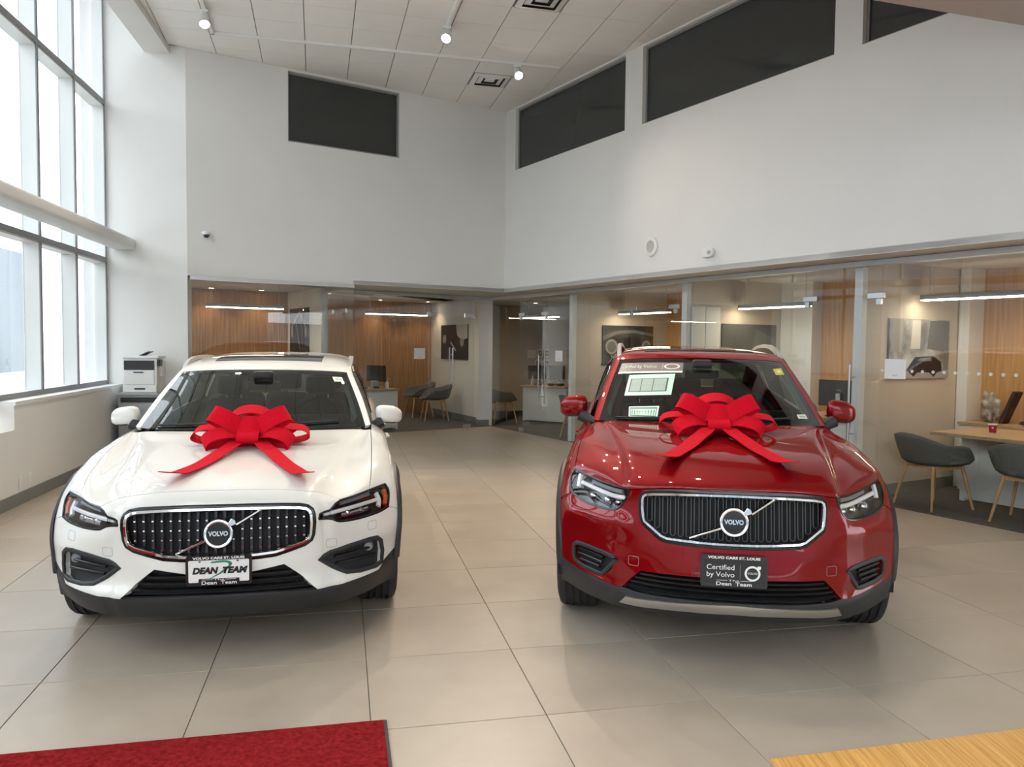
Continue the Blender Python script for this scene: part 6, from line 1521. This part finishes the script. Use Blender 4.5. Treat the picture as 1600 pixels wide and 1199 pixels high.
def make_bow(pose, S, c, tails, label, tilt=0.0, k=1.0):
    global SWAP
    SWAP = False; bow = empty('gift_bow'); tag(bow, label, 'bow', 'gift bows on the hoods'); bow.location = (pose[0], pose[1], 0); bow.rotation_euler = (0, 0, -pose[2]); SWAP = True
    C = Vector(c)
    def loop(th, tau, el, L, h, w=None, base=(0, 0, 0)):
        """One ribbon loop pointing at angle th (0 = sideways, 90 = rearward) about an axis leaning tau toward the front."""
        w = w or W; st_, ct = math.sin(R(tau)), math.cos(R(tau)); a = Vector((-st_, 0, ct)); bb = Vector((ct, 0, st_))
        d0 = Vector((0, 1, 0)) * math.cos(R(th)) + bb * math.sin(R(th)); tan = a.cross(d0)
        e = d0 * math.cos(R(el)) + a * math.sin(R(el)); f = a * math.cos(R(el)) - d0 * math.sin(R(el))
        prof = spline([(0, 0), (.35, -.06), (.75, -.08), (.97, .12), (1.0, .45), (.88, .86), (.58, .98), (.24, .6), (0, .12)], 5)
        band([C + Vector(base) + e * (p[0] * L) + f * (p[1] * h) for p in prof], tan, w).build('loop', 'bow_red', bow, smooth=True)
    def ring(cen, ry, rz, w, tilt_):
        """Hoop facing the camera, tilted about the sideways axis."""
        ct, st_ = math.cos(R(tilt_)), math.sin(R(tilt_))
        pts = [C + Vector(cen) + Vector((rz * math.sin(t) * st_, ry * math.cos(t), rz * math.sin(t) * ct)) for t in np.linspace(0, 2 * math.pi, 44)]
        band(pts, Vector((ct, 0, -st_)), w).build('loop', 'bow_red', bow, smooth=True)
    W = .105 * k
    for th, L, h in ((3, .345, .085), (177, .335, .085), (38, .30, .09), (142, .30, .09), (90, .28, .10)): loop(th, 14, 2, L * k, h * k)          # lowest layer
    for th, L in ((-22, .27), (202, .27)): loop(th, 32, 4, L * k, .085 * k, base=(-.03, 0, .02))                                          # front pair
    for th, L in ((28, .255), (152, .255)): loop(th, 62, 6, L * k, .08 * k, base=(-.04, 0, .045))                                          # raised fans
    ring((.06 * k, 0, .100 * k), .135 * k, .108 * k, W, -24); ring((.01 * k, 0, .052 * k), .125 * k, .115 * k, W * 1.05, -56)                        # crown hoops
    ring((.03 * k, 0, .085 * k), .060 * k, .085 * k, W * 1.1, -20)
    band([C + Vector((-.10 - .085 * math.sin(t) * k, 0, .038 * k - .036 * k * math.cos(t))) for t in np.linspace(.1, 2 * math.pi - .1, 30)], Vector((0, 1, 0)), W * 1.2).build('loop', 'bow_red', bow, smooth=True)   # short front loop
    MB().lathe([(.001, -.005), (.05 * k, -.003), (.055 * k, .02), (.03 * k, .05), (.001, .055)], 16, 'z', C).build('knot', 'bow_red', bow, smooth=True)
    # tails follow the hood and curl up at their ends
    for (a, b, bend) in tails:
        n = 26; xy = [(a[0] + (b[0] - a[0]) * t + bend[0] * math.sin(math.pi * t), a[1] + (b[1] - a[1]) * t + bend[1] * math.sin(math.pi * t)) for t in np.linspace(0, 1, n)]
        uv = S.locate([(x, abs(y), 0) for x, y in xy], (1, 1, 0), (2, 1, .2)); z = S.ev(uv[:, 0], uv[:, 1])[:, 2]
        pts, wd = [], []
        for i, (x, y) in enumerate(xy):
            t = i / (n - 1); lift = .012 + .035 * math.exp(-(t / .18) ** 2) + .014 * math.sin(t * 5.0) ** 2 + (.045 * ((t - .86) / .14) ** 1.5 if t > .86 else 0)
            pts.append(Vector((x, y, z[i] + lift)))
            i0, i1 = max(i - 1, 0), min(i + 1, n - 1); dx, dy = xy[i1][0] - xy[i0][0], xy[i1][1] - xy[i0][1]; l = math.hypot(dx, dy); wd.append(Vector((-dy / l, dx / l, 0)))
        band(pts, wd, .092 * k).build('tail', 'bow_red', bow, smooth=True)
    SWAP = False
    return bow
make_bow(W_POSE, WS, (.97, .035, .962), [((.86, -.02), (.17, -.275, 0), (.03, .02)), ((.86, .09), (.17, .405, 0), (.03, -.01))], 'large red ribbon bow on the hood of the white car')
make_bow(R_POSE, RS, (.97, .01, 1.068), [((.84, -.04), (.16, -.325, 0), (.03, .02)), ((.84, .06), (.13, .285, 0), (.03, -.02))], 'large red ribbon bow on the hood of the red car')

principled('plate_white', (.80, .79, .78), .35); principled('plate_black', (.014, .014, .015), .3); principled('print_white', (.85, .85, .84), .5); principled('print_ink', (.01, .01, .012), .5); principled('print_green', (.03, .24, .14), .5); principled('print_line', (.30, .27, .24), .5)
principled('sticker_brown', (.15, .115, .115), .5); principled('sticker_mint', (.50, .70, .62), .6); principled('sticker_text', (.30, .40, .36), .6); principled('sticker_yellow', (.55, .50, .05), .6); principled('sticker_pale', (.62, .68, .60), .6)
def flat(name, mat, poly, O, ex, ey, n, h0, h1, parent):
    return MB().prism(poly, h0, h1, lambda u, v, h: tuple(O + ex * u + ey * v + n * h)).build(name, mat, parent)
def roundel(par, O, ex, ey, n, r, h, ring_mat, face_mat, text_mat):
    k = 32; c = [(r * math.cos(2 * math.pi * i / k), r * math.sin(2 * math.pi * i / k)) for i in range(k)]
    flat('roundel_ring', ring_mat, c, O, ex, ey, n, h, h + .0006, par); flat('roundel_face', face_mat, [(x * .74, y * .74) for x, y in c], O, ex, ey, n, h + .0006, h + .0012, par)
    flat('roundel_arrow', ring_mat, [(r * .55, r * .78), (r * .78, r * .55), (r * 1.05, r * .62), (r * 1.05, r * 1.0), (r * .68, r * 1.0)], O, ex, ey, n, h, h + .0007, par)
    text_obj('roundel_lettering', 'VOLVO', r * .42, text_mat, O + n * (h + .0014), ex, ey, par, width=r * 1.25)
def plate(car, O, tilt, yaw, dark):
    global SWAP
    SWAP = True
    p = empty('license_plate', (0, 0, 0), 0, car); O = Vector(O); n = Vector((-math.cos(tilt), 0, -math.sin(tilt))); ey = Vector((-math.sin(tilt), 0, math.cos(tilt))); ex = Vector((0, 1, 0))
    flat('frame', 'plate_black', rounded_rect(.308, .150, .012, 4), O, ex, ey, n, 0, .012, p)
    if not dark:
        flat('plate_face', 'plate_white', rounded_rect(.282, .110, .006, 3), O + ey * -.002, ex, ey, n, .012, .0135, p)
        s = spline([(-.035, .046), (.02, .052), (.055, .044), (.060, .026), (.03, .004), (-.01, -.018), (-.062, -.048)], 5); s2 = spline([(-.062, -.048), (-.015, -.028), (.02, -.010), (.045, .012), (.046, .030), (.03, .040), (-.038, .038)], 5)
        flat('swoosh', 'print_green', [tuple(q) for q in s] + [tuple(q) for q in s2], O, ex, ey, n, .0135, .0139, p)
        text_obj('lettering', 'DEAN', .042, 'print_ink', O + ex * -.066 + n * .0145, ex, ey, p, width=.122, bold=.0028, shear=.25); text_obj('lettering', 'TEAM', .042, 'print_ink', O + ex * .070 + n * .0145, ex, ey, p, width=.118, bold=.0028, shear=.25)
        for y in (-.088, .088): MB().lathe([(.001, .0), (.005, .0), (.006, -.002)], 12, 'x', O + ex * y + ey * .050 + n * .0135).build('screw', 'plate_black', p)
        flat('tab', 'plate_black', rounded_rect(.19, .034, .004, 3), O + ey * -.056, ex, ey, n, .0135, .0155, p); tz = .016
    else:
        flat('plate_face', 'print_ink', rounded_rect(.284, .112, .006, 3), O + ey * -.002, ex, ey, n, .012, .0132, p); tz = .0136
        text_obj('lettering', 'Certified', .034, 'print_white', O + ex * -.062 + ey * .017 + n * .0136, ex, ey, p, width=.128); text_obj('lettering', 'by Volvo', .034, 'print_white', O + ex * -.062 + ey * -.017 + n * .0136, ex, ey, p, width=.128)
        flat('divider', 'print_line', [(-.0006, -.036), (.0006, -.036), (.0006, .034), (-.0006, .034)], O + ex * .028, ex, ey, n, .0132, .0136, p)
        roundel(p, O + ex * .085 + ey * -.006, ex, ey, n, .036, .0132, 'print_white', 'print_ink', 'print_white')
    text_obj('lettering', 'VOLVO CARS ST. LOUIS', .016, 'print_white', O + ey * .063 + n * .0125, ex, ey, p, width=.242, bold=.0006)
    text_obj('lettering', 'Dean', .024, 'print_white', O + ex * -.046 + ey * -.060 + n * tz, ex, ey, p, width=.070, bold=.0003); text_obj('lettering', 'Team', .024, 'print_white', O + ex * .046 + ey * -.060 + n * tz, ex, ey, p, width=.074, bold=.0003); text_obj('lettering', 'The', .011, 'print_white', O + ey * -.0435 + n * tz, ex, ey, p, width=.05)
    for y in (-.055, .055): flat('rule', 'print_white', [(-.025, -.0008), (.025, -.0008), (.025, .0008), (-.025, .0008)], O + ex * y + ey * -.0435, ex, ey, n, tz - .0004, tz, p)
    SWAP = False
plate(white_car, (.010, 0, .450), R(3), 0, False); plate(red_car, (-.080, 0, .507), R(-3), 0, True)
def sticker(car, G, name, pts, mats, extra=()):
    """Label on the windscreen, bent to the glass; corners (y, z): bottom left, bottom right, top right, top left."""
    global SWAP
    SWAP = True
    uv = G.locate([(0, abs(y), z) for y, z in pts], (0, 1, 1), (0, -1, .1)); sg = 1 if pts[0][1 - 1] > 0 else -1; o = empty(name, (0, 0, 0), 0, car)
    def at(u, v, h):
        q = (uv[0] * (1 - u) + uv[1] * u) * (1 - v) + (uv[3] * (1 - u) + uv[2] * u) * v
        return tuple((G.ev(*q) + G.nrm(*q) * (h + .0012)) * np.array([1, sg, 1]))
    W_ = (Vector(at(1, .5, 0)) - Vector(at(0, .5, 0))).length; H_ = (Vector(at(.5, 1, 0)) - Vector(at(.5, 0, 0))).length
    def sheet(nm, mt, x0, y0, x1, y1, h, n=10):
        vs = [at(x0 + (x1 - x0) * i / n, y, h) for y in (y0, (y0 + y1) / 2, y1) for i in range(n + 1)]; m = n + 1
        MB().add(vs, [(j * m + i, j * m + i + 1, (j + 1) * m + i + 1, (j + 1) * m + i) for j in range(2) for i in range(n)]).build(nm, mt, o)
    def words(nm, body, mt, cx, cy, hh, ww, h=.0014, **kw):
        me = text_mesh(body, hh * H_, **kw); xs = [v.co.x for v in me.vertices]; k = ww * W_ / (max(xs) - min(xs))
        mesh_obj(nm, [at(cx + v.co.x * k / W_, cy + v.co.y / H_, h) for v in me.vertices], [tuple(p.vertices) for p in me.polygons], mt, o)
    sheet('sheet', mats, 0, 0, 1, 1, 0)
    for e in extra:
        if e[0] == 'rect': sheet('print_block', e[1], *e[2], .0007)
        elif e[0] == 'text': words('lettering', e[1], e[2], *e[3])
        elif e[0] == 'disc':
            k = 24; MB().add([at(e[2] + e[4] * math.cos(2 * math.pi * i / k) * H_ / W_, e[3] + e[4] * math.sin(2 * math.pi * i / k), e[5]) for i in range(k)], [tuple(range(k))]).build('print_disc', e[1], o)
    SWAP = False
sticker(red_car, RG, 'certified_sticker', [(-.601, 1.361), (-.145, 1.382), (-.129, 1.449), (-.576, 1.436)], 'sticker_brown', [('rect', 'print_white', (0, 0, 1, .14)), ('text', 'Certified by Volvo', 'sticker_pale', (.38, .58, .42, .60)), ('rect', 'sticker_pale', (.755, .32, .759, .84)), ('disc', 'sticker_pale', .87, .58, .27, .0008), ('disc', 'sticker_brown', .87, .58, .20, .0012), ('rect', 'sticker_pale', (.83, .55, .91, .61))])
sticker(red_car, RG, 'price_sticker', [(-.549, 1.222), (-.232, 1.238), (-.194, 1.373), (-.517, 1.357)], 'sticker_mint', [('rect', 'print_ink', (.08, .17, .90, .80)), ('rect', 'sticker_text', (.11, .20, .355, .78)), ('rect', 'sticker_text', (.37, .20, .61, .78)), ('rect', 'sticker_text', (.625, .20, .87, .78))] + [('text', t, 'print_ink', (x, y, .07, .16)) for t, x, y in ()])
sticker(red_car, RG, 'notice_card', [(-.515, 1.101), (-.33, 1.101), (-.314, 1.169), (-.514, 1.158)], 'print_white', [('rect', 'print_green', (.04, .06, .95, .90)), ('rect', 'sticker_mint', (.07, .16, .92, .76))])
sticker(red_car, RG, 'yellow_tag', [(.51, 1.372), (.576, 1.375), (.568, 1.418), (.50, 1.413)], 'sticker_yellow', [('rect', 'sticker_pale', (.3, .3, .7, .7))])
sticker(red_car, RG, 'stock_tag', [(.572, 1.109), (.636, 1.107), (.629, 1.132), (.568, 1.132)], 'sticker_pale', [('rect', 'sticker_text', (.2, .3, .8, .7))])
sticker(white_car, WG, 'stock_tag', [(.508, 1.277), (.576, 1.275), (.561, 1.306), (.49, 1.311)], 'sticker_pale', [('rect', 'sticker_text', (.2, .35, .8, .65))])
